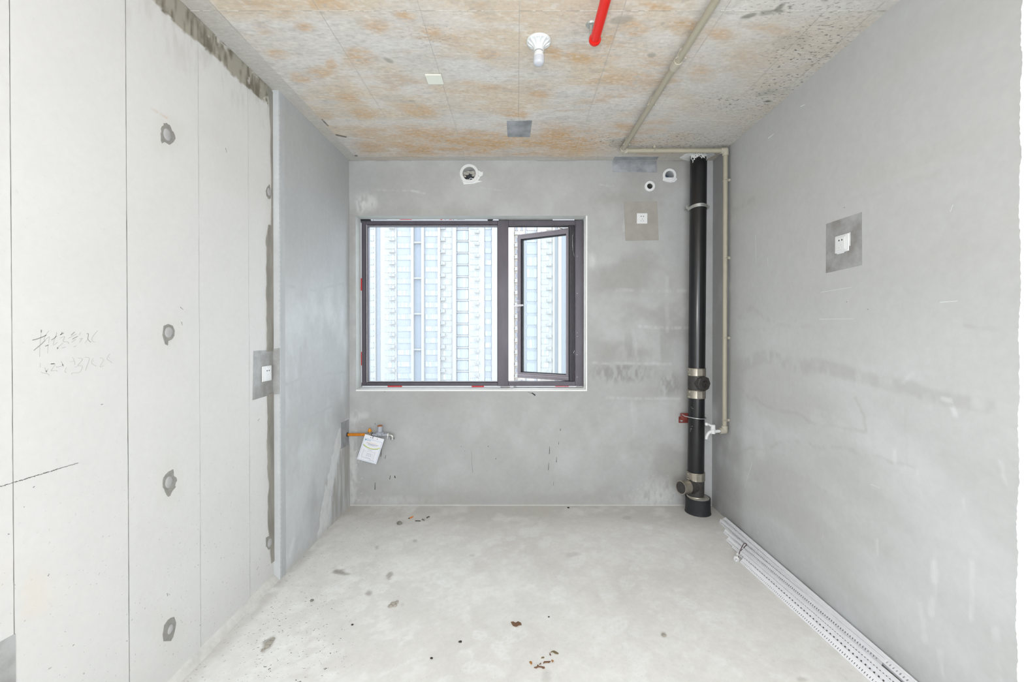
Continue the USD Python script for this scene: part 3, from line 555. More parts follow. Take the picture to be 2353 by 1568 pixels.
for p, ro, ri in SLEEVES: core = core - manifold3d.Manifold.cylinder(0.6, (ro + ri) / 2 + 0.0006, circular_segments=40).rotate([-90, 0, 0]).translate([p[0], D - 0.2, p[2]])
part(wb, 'masonry', core, m_masonry, smooth=False)
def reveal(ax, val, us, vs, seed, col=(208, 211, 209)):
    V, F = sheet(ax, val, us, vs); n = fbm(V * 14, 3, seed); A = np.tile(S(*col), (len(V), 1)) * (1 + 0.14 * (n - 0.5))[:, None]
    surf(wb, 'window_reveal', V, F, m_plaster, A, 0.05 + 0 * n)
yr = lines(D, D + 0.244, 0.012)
reveal(2, WZ0, lines(WX0, WX1, 0.012), yr, 1, (244, 245, 243)); reveal(2, WZ1, lines(WX0, WX1, 0.012), yr, 2); reveal(0, WX0, yr, lines(WZ0, WZ1, 0.012), 3); reveal(0, WX1, yr, lines(WZ0, WZ1, 0.012), 4, (240, 241, 239))  # sill and right reveal painted whiter to stand for sky light
part(wb, 'lit_lip', cat_(box(WX0 - .002, WX1 + .012, D - .0035, D + .01, WZ0 - .014, WZ0, .002), box(WX1, WX1 + .012, D - .0035, D + .01, WZ0, WZ1, .002)), M('lit_lip_white', (246, 247, 246), .5))  # added white lip, sky light on the reveal edge put into its colour
BM = [((1263, 1027), (1262, 1044), .0045), ((1284, 1015), (1283.5, 1022), .003), ((1279, 1051), (1278.5, 1063), .004), ((1261, 1064), (1260, 1081), .004), ((1272, 1107), (1271.5, 1116), .002), ((1288, 985), (1287.5, 990), .005), ((862, 1109), (861.5, 1126), .005), ((897, 1093), (895.5, 1102), .005), ((907, 1093.5), (908, 1099), .010), ((877, 1022), (875, 1050), .004), ((887, 1046), (884.5, 1054), .004), ((884, 895), (884, 901), .005), ((862, 973), (862, 976), .005), ((1222, 903), (1230, 909), .012), ((1213, 901), (1222, 905), .003), ((1139, 1053.5), (1139.6, 1055.5), .006), ((1121, 1025), (1121.6, 1027), .005), ((1068, 1036), (1068, 1037.5), .004), ((1060, 1025.5), (1060, 1027.5), .004), ((866, 1010), (880, 1009), .002), ((1308, 1166), (1300, 1165), .006)]
for a, b, w in BM: part(wb, 'paint_mark', stroke([a, ((a[0] + b[0]) / 2, (a[1] + b[1]) / 2), b], 1, D, -1, w * 0.55, w), m_darkmark, smooth=False)
part(wb, 'faint_streak', stroke([(1083, 1036), (1084, 1060), (1086, 1087)], 1, D, -1, .002, .003), m_faintmark, smooth=False)
for L in ([(1093, 388), (1106, 396), (1110, 395), (1109, 403), (1102, 407)], [(1059, 411), (1062, 416), (1066, 424), (1085, 422.5), (1108, 417), (1098, 415), (1103, 408), (1098, 404), (1090, 414)]):
    part(wb, 'white_smear', px_slab(L, 1, D, -1, 0.0015, wob=0.008, step=0.004, seed=6), m_white_mortar, smooth=False)
part(wb, 'white_smear', px_slab([(1523, 408), (1523, 415), (1530, 418.5), (1541, 420), (1550, 418), (1556, 412), (1554, 408)], 1, D, -1, 0.001, wob=0.006, step=0.006, seed=7), m_white_mortar, smooth=False)

# --- right wall
wr = thing('wall_right', 'smooth grey plastered right wall with pale trowel drips and a ragged near end', kind='structure')
def right_col(V):
    px, py = proj(V); n1 = fbm(V * [1, 1.2, 1.8], 4, 91); n2 = fbm(V * [1, 6, 4], 4, 92); n3 = fbm(V * [1, 26, 9], 3, 93); z = V[:, 2]
    A = np.tile(S(194, 195, 194), (len(V), 1)) * (1 + 0.10 * (n1 - 0.5) + 0.05 * (n2 - 0.5))[:, None]
    A = mix(A, S(219, 222, 224), (0.35 + 0.4 * sm(n1, 0.42, 0.62)) * (1 - sm(z + 0.6 * (n1 - 0.5), 1.0, 1.75)))  # paler lower pour, with window light on it painted in too
    A = mix(A, S(188, 187, 183), 0.45 * sm(fbm(V * [1, 0.8, 2.6], 3, 94), 0.46, 0.66))
    far = sm(V[:, 1], 2.85, 3.0) * (1 - sm(z, 0.95, 1.5)) + sm(V[:, 1], 2.95, 3.1) * sm(z, 0.95, 1.5)  # far end darkened in colour, standing in for flash falloff
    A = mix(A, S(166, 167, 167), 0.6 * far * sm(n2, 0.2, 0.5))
    for pts, w, k in (([(1690, 845), (1760, 820), (1800, 830), (1900, 850), (2010, 870), (2080, 895), (2160, 915), (2270, 935)], 22, .42), ([(1700, 900), (1760, 940), (1990, 1000), (1985, 960), (1965, 915)], 5, .3), ([(1690, 1045), (1830, 1010), (1990, 1045), (2100, 1075)], 5, .28), ([(1690, 1130), (1800, 1070), (1900, 1130)], 4, .18), ([(1700, 728), (1730, 705), (1765, 735)], 8, .4), ([(1680, 480), (1730, 460)], 8, .5), ([(2220, 752), (2330, 750)], 8, .35), ([(1680, 760), (1900, 748)], 5, .22), ([(1930, 470), (2160, 400)], 10, .15), ([(2090, 1160), (2080, 950)], 3, .1)):
        A = mix(A, S(176, 175, 171), 0.9 * k * seg(px, py + 40 * (n2 - 0.5), pts, w) * sm(n3 * 0.6 + n2 * 0.4, 0.38, 0.56))
    for pts, w, k in (([(2148, 1296), (2142, 1411)], 8, .75), ([(2155, 1280), (2146, 1330)], 12, .5), ([(2234, 1292), (2231, 1424)], 5, .65), ([(2063, 1377), (2062, 1445)], 4, .7), ([(2289, 1449), (2293, 1568)], 9, .6), ([(2161, 1496), (2162, 1566)], 8, .6), ([(2116, 1390), (2127, 1475)], 6, .6), ([(2010, 1309), (2011, 1343)], 6, .7), ([(2016, 1241), (2017, 1275)], 3.5, .7), ([(2276, 1138), (2280, 1164)], 5, .5), ([(2057, 1036), (2058, 1064)], 5, .55), ([(2110, 1083), (2115, 1138)], 3.5, .5), ([(2215, 1150), (2225, 1230)], 4, .4), ([(2300, 1060), (2310, 1110)], 4, .4), ([(2165, 917), (2185, 922)], 6, .7), ([(2243, 920), (2250, 935)], 7, .6), ([(2192, 940), (2196, 952)], 6, .8), ([(2125, 933), (2140, 938)], 4, .7), ([(1880, 960), (1960, 1000)], 20, .2), ([(2035, 1500), (2068, 1530)], 3, .3), ([(2075, 880), (2100, 860)], 5, .4), ([(1735, 985), (1750, 1060)], 12, .35), ([(2248, 880), (2240, 930)], 10, .5)):
        A = mix(A, S(228, 231, 231), 0.7 * k * seg(px + 10 * (n2 - 0.5) + 9 * (n3 - 0.5), py, pts, w * 1.35) * (0.12 + 0.88 * sm(n3, 0.40, 0.62)))
    base = z - Z0
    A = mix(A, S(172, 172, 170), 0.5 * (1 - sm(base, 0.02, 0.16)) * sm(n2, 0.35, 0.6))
    pits = 0.04 + 0.9 * (1 - sm(base, 0.03, 0.12)) * (1 - sm(V[:, 1], 1.7, 2.1)) + 0.25 * (1 - sm(base, 0.02, 0.08))
    return A, pits
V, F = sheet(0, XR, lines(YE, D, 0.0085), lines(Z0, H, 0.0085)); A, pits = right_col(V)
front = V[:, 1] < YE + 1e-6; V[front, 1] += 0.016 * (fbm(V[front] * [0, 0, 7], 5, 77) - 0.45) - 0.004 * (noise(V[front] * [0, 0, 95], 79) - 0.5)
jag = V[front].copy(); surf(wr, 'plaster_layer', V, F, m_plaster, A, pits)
part(wr, 'masonry', box(XR + 0.004, XR + 0.25, YE + 0.03, D + 0.25, Z0 - 0.1, H + 0.1), m_masonry)
# its near end: rough white face that runs across to the passage
jag = jag[np.argsort(jag[:, 2])]; k = len(jag)
VV = np.vstack([jag, jag + [0.014, 0.003, 0], jag * [1, 0, 1] + [0.03, 0, 0] + [0, YE + 0.012, 0] + np.stack([0 * jag[:, 0], 0.006 * (fbm(jag * 20, 3, 78) - 0.5), 0 * jag[:, 0]], 1)])
VV = np.vstack([VV, jag * [0, 0, 1] + [RX, YE + 0.012, 0]])
FF = [f for q in range(3) for j in range(k - 1) for f in ((q * k + j, q * k + j + 1, (q + 1) * k + j + 1), (q * k + j, (q + 1) * k + j + 1, (q + 1) * k + j))]
wj = thing('wall_jamb', 'rough white cut end of the right wall at the right frame edge', kind='structure')
part(wj, 'ragged_end', trimesh.Trimesh(VV, FF, process=False), m_rough_white, smooth=False)
part(wj, 'end_core', box(XR + 0.034, RX + 0.1, YE + 0.02, YE + 0.2, Z0 - 0.1, H + 0.1), m_masonry)
for a, b, w in (((1882, 734), (1962, 733), .003), ((1886, 672), (1958, 660), .0025), ((1736, 540), (1737, 605), .003), ((1764, 592), (1765, 608), .003), ((2160, 695), (2200, 692), .004), ((1729, 1062), (1711, 1121), .004), ((1765, 318), (1778, 308), .008), ((1840, 245), (1850, 240), .007), ((2000, 1113), (2022, 1122), .003), ((1742, 1222), (1740, 1228), .003), ((1892, 1230), (1889, 1240), .002), ((1848, 1280), (1846, 1287), .003), ((2190, 470), (2184, 487), .002)):
    part(wr, 'scratch', stroke([a, b], 0, XR, -1, w * 0.8, w * 0.5), m_scratch, smooth=False)
for a, b in (((1939, 477), (1941, 477.5)), ((1945, 693), (1946, 695)), ((1994, 710), (1994, 712))): part(wr, 'scuff_mark', stroke([a, b], 0, XR, -1, 0.004), m_faintmark, smooth=False)
# --- the room behind the camera: right side wall and rear wall with an unseen opening sized to let in daylight
wp = thing('wall_passage', 'bare concrete side wall of the room behind the camera', kind='structure')
part(wp, 'masonry', box(RX, RX + 0.2, YB - 0.2, YE + 0.2, Z0 - 0.1, H + 0.1), M('passage_concrete', (222, 221, 217), 0.9, var=0.05, scale=3))
wrr = thing('wall_rear', 'bare concrete rear wall with an unseen opening widened for daylight behind the camera', kind='structure')
m_rear = M('rear_concrete', (222, 221, 217), 0.9, var=0.05, scale=3)
for x0, x1, z0, z1 in ((XL - 0.2, -1.3, Z0 - 0.1, H + 0.1), (2.5, RX + 0.2, Z0 - 0.1, H + 0.1), (-1.3, 2.5, Z0 - 0.1, 0.06), (-1.3, 2.5, 2.68, H + 0.1)):
    part(wrr, 'masonry', box(x0, x1, YB - 0.2, YB, z0, z1), m_rear)

# ================================================================== window
wn = thing('window_1', 'dark aluminium window with a fixed pane and an open outward casement', base=(0, YF, WZ0), kind='structure')
w = lambda px, py: at(px, py, 1, YF)
fx0, fx1 = w(830, 700)[0], w(1340.5, 700)[0]; fz1, fz0 = w(1188, 507)[2], w(1188, 888)[2]
m0, m1 = w(1143.5, 700)[0], w(1168, 700)[0]; YD = YF + 0.062
gx0 = w(841, 700)[0]; gz1, gz0 = w(1188, 516.5)[2], w(1188, 879.5)[2]
rx1 = w(1322, 700)[0]; rz1, rz0 = w(1188, 517.5)[2], w(1188, 877.5)[2]
def bar(x0, x1, z0, z1, y0=YF, y1=YD): return box(x0, x1, y0, y1, z0, z1, 0.002)
part(wn, 'jamb', bar(fx0, gx0, fz0, fz1), m_frame); part(wn, 'jamb', bar(rx1, fx1, fz0, fz1), m_frame)
part(wn, 'mullion', cat_(bar(m0, m1, fz0, fz1, YF - 0.004), box(m0 + .022, m0 + .028, YF - .0055, YF, fz0, fz1), box(m1 - .028, m1 - .022, YF - .0055, YF, fz0, fz1)), m_frame)
part(wn, 'head', cat_(bar(gx0, m0, gz1, fz1), bar(m1, rx1, rz1, fz1)), m_frame); part(wn, 'sill_rail', cat_(bar(gx0, m0, fz0, gz0), bar(m1, rx1, fz0, rz0)), m_frame)
gb = 0.012
part(wn, 'glazing_bead', cat_(bar(gx0, gx0 + gb, gz0, gz1, YF + .012, YD), bar(m0 - gb * .3, m0, gz0, gz1, YF + .012, YD), bar(gx0, m0, gz1 - gb * .7, gz1, YF + .012, YD), bar(gx0, m0, gz0, gz0 + gb * .5, YF + .012, YD)), m_frame)
part(wn, 'gasket', cat_(box(gx0 + .004, gx0 + .007, YF - .001, YF + .013, gz0, gz1), box(gx0, m0, YF + .010, YF + .014, gz0 + .006, gz0 + .009), box(gx0, m0, YF + .010, YF + .014, gz1 - .009, gz1 - .006)), M('gasket_pale', (196, 192, 196), 0.5))
part(wn, 'pane', box(gx0 + .003, m0 - .001, YF + .030, YF + .036, gz0 + .002, gz1 - .002), m_pane)
part(wn, 'inner_rebate', cat_(box(rx1 - .052, rx1, YF + .030, YD + .03, rz0, rz1), box(m1, rx1, YF + .045, YD, rz1 - .004, rz1)), m_gasket)
part(wn, 'rebate_rib', cat_(*[box(rx1 - .006 - .011 * k, rx1 - .002 - .011 * k, YF + .010 + .004 * k, YF + .034, rz0, rz1) for k in range(4)]), m_frame)
# sash, turned outwards about its right edge
hz = np.array([w(1311, 700)[0], YF + 0.045, 0]); ux = np.array([-0.874, 0.486, 0]); nx = np.array([-0.486, -0.874, 0]); LS = 0.513; sz0, sz1 = 0.996, 2.303
def sash_box(u0, u1, z0, z1, n0, n1, b=0.002):
    m = box(u0, u1, n0, n1, z0, z1, b); v = m.vertices; m.vertices = hz + v[:, :1] * ux + v[:, 1:2] * nx + v[:, 2:] * [0, 0, 1]; m.fix_normals(); return m
sash = part(wn, 'sash', cat_(sash_box(0, .036, sz0, sz1, -.05, 0), sash_box(LS - .032, LS, sz0, sz1, -.05, 0), sash_box(.03, LS - .03, sz1 - .042, sz1, -.05, 0), sash_box(.03, LS - .03, sz0, sz0 + .05, -.05, 0), sash_box(.0, LS - .002, sz0 + .004, sz0 + .034, -.0, .012, .005), sash_box(.03, LS - .03, sz1 - .012, sz1 - .004, 0, .004, .001)), m_frame_sash)
part(sash, 'sash_rebate', cat_(sash_box(LS - .046, LS - .03, sz0 + .05, sz1 - .04, -.05, -.016), sash_box(.034, .042, sz0 + .05, sz1 - .04, -.05, -.016), sash_box(.03, LS - .03, sz1 - .05, sz1 - .04, -.05, -.016), sash_box(.03, LS - .03, sz0 + .048, sz0 + .056, -.05, -.016)), m_gasket)
part(sash, 'pane', sash_box(.034, LS - .034, sz0 + .045, sz1 - .04, -.042, -.036, 0), m_pane_sash)
zh = float(at(1192, 703, 1, YF + 0.27)[2])
hd = part(sash, 'handle', cat_(sash_box(LS - .030, LS - .002, zh - .052, zh + .052, 0, .012, .003), sash_box(LS - .026, LS - .006, zh - .014, zh + .014, .01, .035, .004)), m_handle)
a0 = hz + ux * (LS + .012) + nx * .034 + [0, 0, zh - .004]; a1 = hz + ux * (LS - .085) + nx * .046 + [0, 0, zh + .002]
part(sash, 'handle_lever', tube([a0, a0 * .97 + a1 * .03, a0 * .8 + a1 * .2, a0 * .4 + a1 * .6, a0 * .02 + a1 * .98, a1], [.003, .0085, .011, .0095, .008, .003], 12), M('handle_lever_grey', (206, 200, 204), 0.35, 0.3))
st0 = at(1285, 521, 1, YF + 0.10); st1 = np.array([rx1 - .03, YF + .05, rz1 - .012]); st2 = hz + ux * .14 + nx * -.03 + [0, 0, sz1 + .004]
part(wn, 'friction_stay', cat_(tube([st1, st2], .005, 8), tube([st1 + [-.10, 0, 0], st2 * .5 + st1 * .5], .004, 8)), m_galv)
cp = curve([at(1315, 552, 1, YF + .02), at(1315.5, 562, 1, YF + .02), at(1317.5, 580, 1, YF + .018), at(1322.5, 593, 1, YF + .012), at(1327, 588, 1, YF - .002)], 10)
links_ = []
for i in range(0, len(cp) - 2, 2):
    d = cp[i + 2] - cp[i]; u, q, dd = frame_of(d); side = u if i % 4 else q; L = np.linalg.norm(d) * 0.75; th = np.linspace(0, 2 * math.pi, 11)
    links_.append(tube([(cp[i] + cp[i + 2]) / 2 + dd * L * math.cos(t) + side * .0028 * math.sin(t) for t in th], .0009, 5, caps=False))
part(wn, 'stay_chain', cat_(*links_), m_zinc, kind='stuff')
part(wn, 'chain_hook', tube([at(1315, 552, 1, YF + .02), at(1315, 544, 1, YF + .02), at(1318, 536, 1, YF + .02)], .0022, 8), m_zinc)
for a, b in (((1321.5, 672), (1327, 675.5)), ((1321.5, 763), (1327, 765.5)), ((1321.5, 776), (1327, 773)), ((1320.5, 814), (1327, 816)), ((1321.5, 862), (1327, 868)), ((1318, 812), (1320, 806))):
    part(wn, 'wire_end', tube([at(*a, 1, YF + .012), at((a[0] + b[0]) / 2, (a[1] + b[1]) / 2 - .4, 1, YF + .004), at(*b, 1, YF - .004)], .0016, 6), m_wire)
def film(x0, x1, y0, y1, mat, y=YF - 0.004): part(wn, 'protective_film', box(*[float(v) for v in (at(x0, y0, 1, y)[0], at(x1, y0, 1, y)[0])], y, y + 0.003, float(at(1188, y1, 1, y)[2]), float(at(1188, y0, 1, y)[2])), mat)
film(852, 1122, 501.5, 507.5, m_film); film(1132, 1146, 502.5, 507, m_film); film(919, 946, 502.5, 505, m_film_red, YF - .006); film(1012, 1016, 503.5, 505.5, m_film_red, YF - .006); film(1270, 1320, 503, 506.5, m_film)
film(857, 858.5, 503.5, 506.5, m_pgrey, YF - .006); film(862, 889, 504, 504.8, m_pgrey, YF - .006); film(1032, 1038, 504.5, 505.3, m_film_red, YF - .006); film(1041, 1043, 504, 506, m_pgrey, YF - .006); film(1050, 1068, 504.4, 505.2, m_pgrey, YF - .006)
film(832, 1150, 887, 890.5, m_film); film(1172, 1180, 887.5, 890.5, m_film); film(1186, 1324, 887.5, 890, m_film); film(890.5, 923.5, 886.8, 889.5, m_film_red, YF - .007); film(1084, 1112, 887, 889.8, m_film_red, YF - .007); film(1276, 1307, 887.6, 888.8, m_film_red, YF - .007)
film(828.6, 831.5, 640, 668, m_film_red, YF - .007); film(828.6, 831, 809, 840, m_film_red, YF - .007); film(828.5, 830.6, 512, 880, m_film)
part(wn, 'dark_foam', px_slab([(828, 503), (836, 502.5), (845, 501.5), (851, 505), (853, 508), (828, 508)], 1, YF - .006, -1, .004, wob=.003, step=.006, seed=3), m_gasket, smooth=False)
part(wn, 'dark_foam', px_slab([(1120, 505), (1128, 503.5), (1134, 503), (1131, 507.5), (1121, 507.5)], 1, YF - .006, -1, .003, wob=.002, step=.006, seed=4), m_gasket, smooth=False)
part(wn, 'dark_foam', px_slab([(1019, 503), (1026, 503), (1023, 505)], 1, YF - .006, -1, .002), m_gasket, smooth=False)

# ================================================================== pipes
# --- black soil stack
bp = at(1586.5 + 18, 400, 1, 3.262); bx, by, br = float((at(1604.8, 420, 1, 3.262)[0] + at(1600, 1000, 1, 3.262)[0]) / 2), 3.262, 0.0625
zb = lambda y, yy=None: float(at(1601, y, 1, by - br if yy is None else yy)[2])
top_x, bot_x = float(at(1604.8, 380, 1, by)[0]), float(at(1598.5, 1130, 1, by)[0]); zt_, zb_ = zb(380), zb(1130)
ax_x = lambda z: bot_x + (top_x - bot_x) * (z - zb_) / (zt_ - zb_)
BPt = lambda z: np.array([ax_x(z), by, z])
stack = thing('drain_pipe', 'black cast iron soil pipe standing floor to ceiling in the right corner', 'pipe', (bot_x, by, Z0 + 0.02))
zc = Z0 + 0.095
part(stack, 'pipe', cat_(cyl(BPt(zb(907)), BPt(H + 0.002), br, 40), cyl(BPt(zb(1100)), BPt(zb(907)), br * 0.985, 40)), m_black)
bands = [(847.5, 865.5), (898.5, 917.5), (1090, 1108.5)]
for y0, y1 in bands:
    z1, z0 = zb(y0), zb(y1); c = BPt((z0 + z1) / 2); h = (z1 - z0) / 2; r = br + 0.005
    bd = part(stack, 'coupling_band', lathe([(br - .004, -h), (r, -h), (r + .0015, -h + .003), (r, -h + .006), (r, h - .006), (r + .0015, h - .003), (r, h), (br - .004, h)], c, (0, 0, 1), 40), m_steel)
    part(bd, 'clamp_lug', cat_(box(c[0] - .022, c[0] + .016, by - r - .006, by - r + .012, c[2] - h + .004, c[2] + h - .004, .002), *[cyl(c + [-r - .010, -.02, s * h * .62], c + [-r + .014, -.02, s * h * .62], .0055, 8) for s in (-1, 1)], *[box(c[0] - r - .006, c[0] - r + .006, by - .032, by - .010, c[2] + s * h * .62 - .007, c[2] + s * h * .62 + .007, .001) for s in (-1, 1)]), m_steel)
# access fitting with its screwed cap
z1, z0 = zb(865), zb(899); c = BPt((z0 + z1) / 2)
acc = part(stack, 'access_fitting', lathe([(br, -(z1 - z0) / 2), (br * 1.03, -.03), (br * 1.03, .03), (br, (z1 - z0) / 2)], c, (0, 0, 1), 40), m_iron)
dcap = np.array([0.34, -1, 0.0]); dcap /= np.linalg.norm(dcap); cc = c + [0.004, 0, 0]
part(acc, 'access_cap', cat_(lathe([(0, .0), (.060, .0), (.060, br + .012), (.055, br + .018), (.030, br + .020), (.026, br + .012), (0, br + .012)], cc, dcap, 8), lathe([(0, br + .01), (.020, br + .012), (.017, br + .026), (.012, br + .026), (.010, br + .018), (0, br + .018)], cc, dcap, 20)), m_iron)
# low branch tee, capped with a band, turned to the left
z1, z0 = zb(1107), zb(1143); c = BPt((z0 + z1) / 2 + 0.006); tee_d = np.array([-0.90, -0.42, 0.06]); tee_d /= np.linalg.norm(tee_d)
tee = part(stack, 'branch_tee', cat_(cyl(BPt(z0 - 0.02), BPt(z1), br, 40), lathe([(.060, 0), (.058, .055), (.0495, .085), (.047, .115), (0, .115)], c, tee_d, 32)), m_iron)
part(tee, 'branch_band', lathe([(.044, .088), (.0525, .088), (.0525, .160), (.0455, .160), (.0455, .150), (0, .150)], c, tee_d, 32), m_steel)
part(tee, 'branch_plug', lathe([(0, .153), (.045, .153), (.045, .158), (0, .158)], c, tee_d, 32), m_iron)
zr = zb(1143); part(stack, 'base_ring', lathe([(br - .01, -.018), (br + .004, -.018), (br + .006, -.004), (br + .004, .004), (br - .01, .004)], BPt(zr - 0.01), (0, 0, 1), 40), m_steel)
PS = [([(1587, 989), (1590, 985)], .002), ([(1585.5, 986), (1588.5, 984), (1588.5, 988), (1585.5, 987)], .0015), ([(1586, 990), (1586.5, 993)], .002), ([(1587, 979), (1587.5, 981)], .002), ([(1591, 979), (1590, 981)], .004), ([(1589, 935), (1590, 939), (1594, 939)], .0025)]
yp = by - br * 0.96
part(stack, 'chalk_mark', cat_(*[tube(curve(onp(p, 1, yp - 0.002), 3) if len(p) > 2 else onp(p, 1, yp - 0.002), r * .5, 5) for p, r in PS]), m_faintmark, smooth=False)
cs = thing('pipe_collar', 'round black tarred collar with a mortar top around the foot of the soil pipe', 'collar', (bot_x, by, Z0))
cr = 0.0925; cxy = np.array([float(at(1603.5, 1165, 1, by)[0]), by, Z0])
th = np.linspace(0, 2 * math.pi, 49)[:-1]
part(cs, 'collar_wall', lathe([(0, -.004), (cr + .006, -.004), (cr + .002, .012), (cr, .05), (cr, .118), (cr - .008, .118), (cr - .010, .105), (0, .105)], cxy, (0, 0, 1), 48), m_tar)
part(cs, 'mortar_fill', lathe([(0, .1), (cr - .006, .1), (cr - .008, .119), (br + .004, .127), (0, .127)], cxy, (0, 0, 1), 48), m_mortar_top)
# strap
zs_ = zb(474); c = BPt(zs_); r = br + .0015; th = np.linspace(math.pi * -1.0, 0, 30)
def strap(r, c, h, tilt=.02, ear=.03):
    P = [np.array([c[0] - r, by + .035, 0])] + [np.array([c[0] + r * math.cos(t), by + r * math.sin(t), 0]) for t in th] + [np.array([c[0] + r, by + .035, 0])]
    P = np.array(P); t = np.gradient(P, axis=0); nn = np.stack([t[:, 1], -t[:, 0], 0 * t[:, 0]], 1); nn /= np.linalg.norm(nn, axis=1)[:, None]
    V = []; lift = tilt * np.clip((c[1] - P[:, 1]) / r, 0, 1) * 0.6
    for o, zz in ((0, -h), (0, h), (.002, h), (.002, -h)): Q = P + nn * o; Q[:, 2] = c[2] + zz + lift; V.append(Q)
    n = len(P); V = np.vstack(V); F = [f for q in range(4) for j in range(n - 1) for f in ((q * n + j, q * n + j + 1, ((q + 1) % 4) * n + j + 1), (q * n + j, ((q + 1) % 4) * n + j + 1, ((q + 1) % 4) * n + j))]
    F += [(0, n, 2 * n), (0, 2 * n, 3 * n), (n - 1, 3 * n - 1, 2 * n - 1), (n - 1, 4 * n - 1, 3 * n - 1)]
    m = trimesh.Trimesh(V, F, process=False); m.fix_normals(); return m
sp_ = thing('pipe_strap', 'galvanised steel strap bolted across the upper soil pipe', 'strap', (c[0], by, zs_))
sb_ = part(sp_, 'strap_band', strap(r, c, .0125), m_galv)
tx = meshkit.text_mesh('BLF', .011, .001); v = np.array(tx.vertices); tx.vertices = np.stack([c[0] - .005 + v[:, 0], by - r - .0035 - v[:, 2] + 0.0 * v[:, 0], c[2] + .006 + v[:, 1]], 1); tx.fix_normals()
part(sb_, 'stamped_letters', tx, M('stamp_grey', (132, 136, 138), .6), smooth=False)
for px_ in (1581.6, 1625.6):
    q = at(px_, 476, 1, by + .03); part(sp_, 'strap_ear', cat_(lathe([(0, 0), (.019, 0), (.019, .003), (0, .003)], q + [0, .004, 0], (0, -1, 0), 18), lathe([(0, 0), (.009, 0), (.008, .006), (0, .007)], q, (0, -1, 0), 8), cyl(q, [q[0], D + .01, q[2]], .004, 8)), m_galv)
# red angle bracket and its U-bolt
q0, q1 = at(1567, 951.5, 1, by + .045), at(1621, 966, 1, by + .045); f0, f1 = at(1559.5, 958, 1, D - .002), at(1590, 972, 1, D - .002)
rb = thing('pipe_bracket', 'red oxide steel angle bracket and U-bolt behind the lower soil pipe', 'bracket', (q0[0], by + .045, f1[2]))
part(rb, 'bracket_plate', box(q0[0], q1[0], by + .068, by + .076, q1[2], q0[2], .001), m_redox); part(rb, 'bracket_web', box(q0[0], q1[0], by + .070, D + .005, q1[2] - .006, q1[2], .001), m_redox)
part(rb, 'wall_foot', box(f0[0], f1[0], D - .008, D + .002, f1[2], f0[2], .001), m_redox)
bo = at(1565.2, 966, 1, D - .01); part(rb, 'anchor_bolt', cat_(cyl(bo + [0, .012, 0], bo + [0, -.020, 0], .0055, 10), lathe([(0, 0), (.012, 0), (.012, .009), (0, .009)], bo, (0, -1, 0), 6)), m_zinc)
ub = [at(1571, 955.3, 1, by + .03), at(1575, 957.3, 1, by + .005), at(1580, 959.6, 1, by - .035)]
ubp = [BPt(ub[-1][2])[:2]]
P = [ub[0] + [0, .03, .002], ub[0], ub[1]] + [np.array([ax_x(1.3) + (br + .006) * math.cos(t), by + (br + .006) * math.sin(t), z]) for t, z in zip(np.linspace(math.radians(-148), math.radians(-12), 14), np.interp(np.linspace(0, 1, 14), [0, .3, .65, 1], [float(at(1582, 960.3, 1, by - .04)[2]), float(at(1590, 962.4, 1, by - br)[2]), float(at(1605, 963.4, 1, by - br)[2]), float(at(1620, 961.5, 1, by - .02)[2])]))] + [np.array([ax_x(1.3) + br + .006, by + .03, float(at(1620, 960.5, 1, by)[2])]), np.array([ax_x(1.3) + br + .006, by + .08, float(at(1620, 959, 1, by)[2])])]
part(rb, 'u_bolt', tube(curve(P, 5), .0037, 10), m_zinc)
# white filler around the pipe at the ceiling
sl_ = thing('ceiling_sealant', 'ragged white filler round the top of the black soil pipe on the ceiling', 'filler', (ax_x(H), by, H - .01))
part(sl_, 'filler_collar', px_slab([(1562, 362), (1575, 354), (1590, 350.5), (1620, 349.5), (1640, 350), (1645, 354), (1632, 360), (1622, 365), (1585, 370), (1575, 367)], 2, H, -1, .006, wob=.012, step=.015, seed=12), m_white_mortar, smooth=False)
sr = np.random.default_rng(3); dabs = []
for k in range(210):
    a = sr.uniform(-3.0, -.15); hh = min(abs(sr.normal(0, .018)), .06) + (.012 if math.sin(a * 7) > .3 else 0); L = sr.uniform(.003, .012); wd = sr.uniform(.0012, .004); z = H - .003 - hh; x0 = ax_x(H); tilt = sr.uniform(-.9, .9)
    P = [[x0 + (br + .0006) * math.cos(a + t * wd / br + tilt * q * L / br), by + (br + .0006) * math.sin(a + t * wd / br + tilt * q * L / br), min(z + q * L, H - .001)] for t, q in ((-1, -.5), (-.2, -1), (.6, -.8), (1, .1), (.7, .9), (-.3, 1), (-1, .3))]
    dabs.append(trimesh.convex.convex_hull(np.vstack([P, np.array(P) + np.array([math.cos(a), math.sin(a), 0]) * .0012])))
part(sl_, 'filler_smears', cat_(*dabs), m_white_mortar, kind='stuff')

# --- beige water pipe: along the ceiling, across, and down to the tap
pr = 0.0165; zl = H - 0.036; A1 = at(1429.5, 346.5, 2, zl); PB = at(1643, 4, 2, zl); dirA = (PB - A1) / np.linalg.norm(PB - A1); PBe = A1 + dirA * (A1[1] - 0.6) / -dirA[1]
xv = XR - 0.034; A2 = np.array([xv, A1[1], zl]); zlow = float(at(1662, 990, 1, A1[1])[2]); A3 = np.array([xv, A1[1], zlow])
wpz = thing('water_pipe', 'beige plastic water pipe along the ceiling and down the right wall', 'pipe', A3)
part(wpz, 'pipe_run', cyl(A1, PBe, pr, 24), m_ppr, label='beige pipe run along the ceiling'); part(wpz, 'pipe_run', cyl(A1, A2, pr, 24), m_ppr); part(wpz, 'pipe_run', cyl(A2, A3, pr, 24), m_ppr, label='beige pipe drop down the right wall')
er = .0225; ds = np.array([-1, -.10, -.06]); ds /= np.linalg.norm(ds)
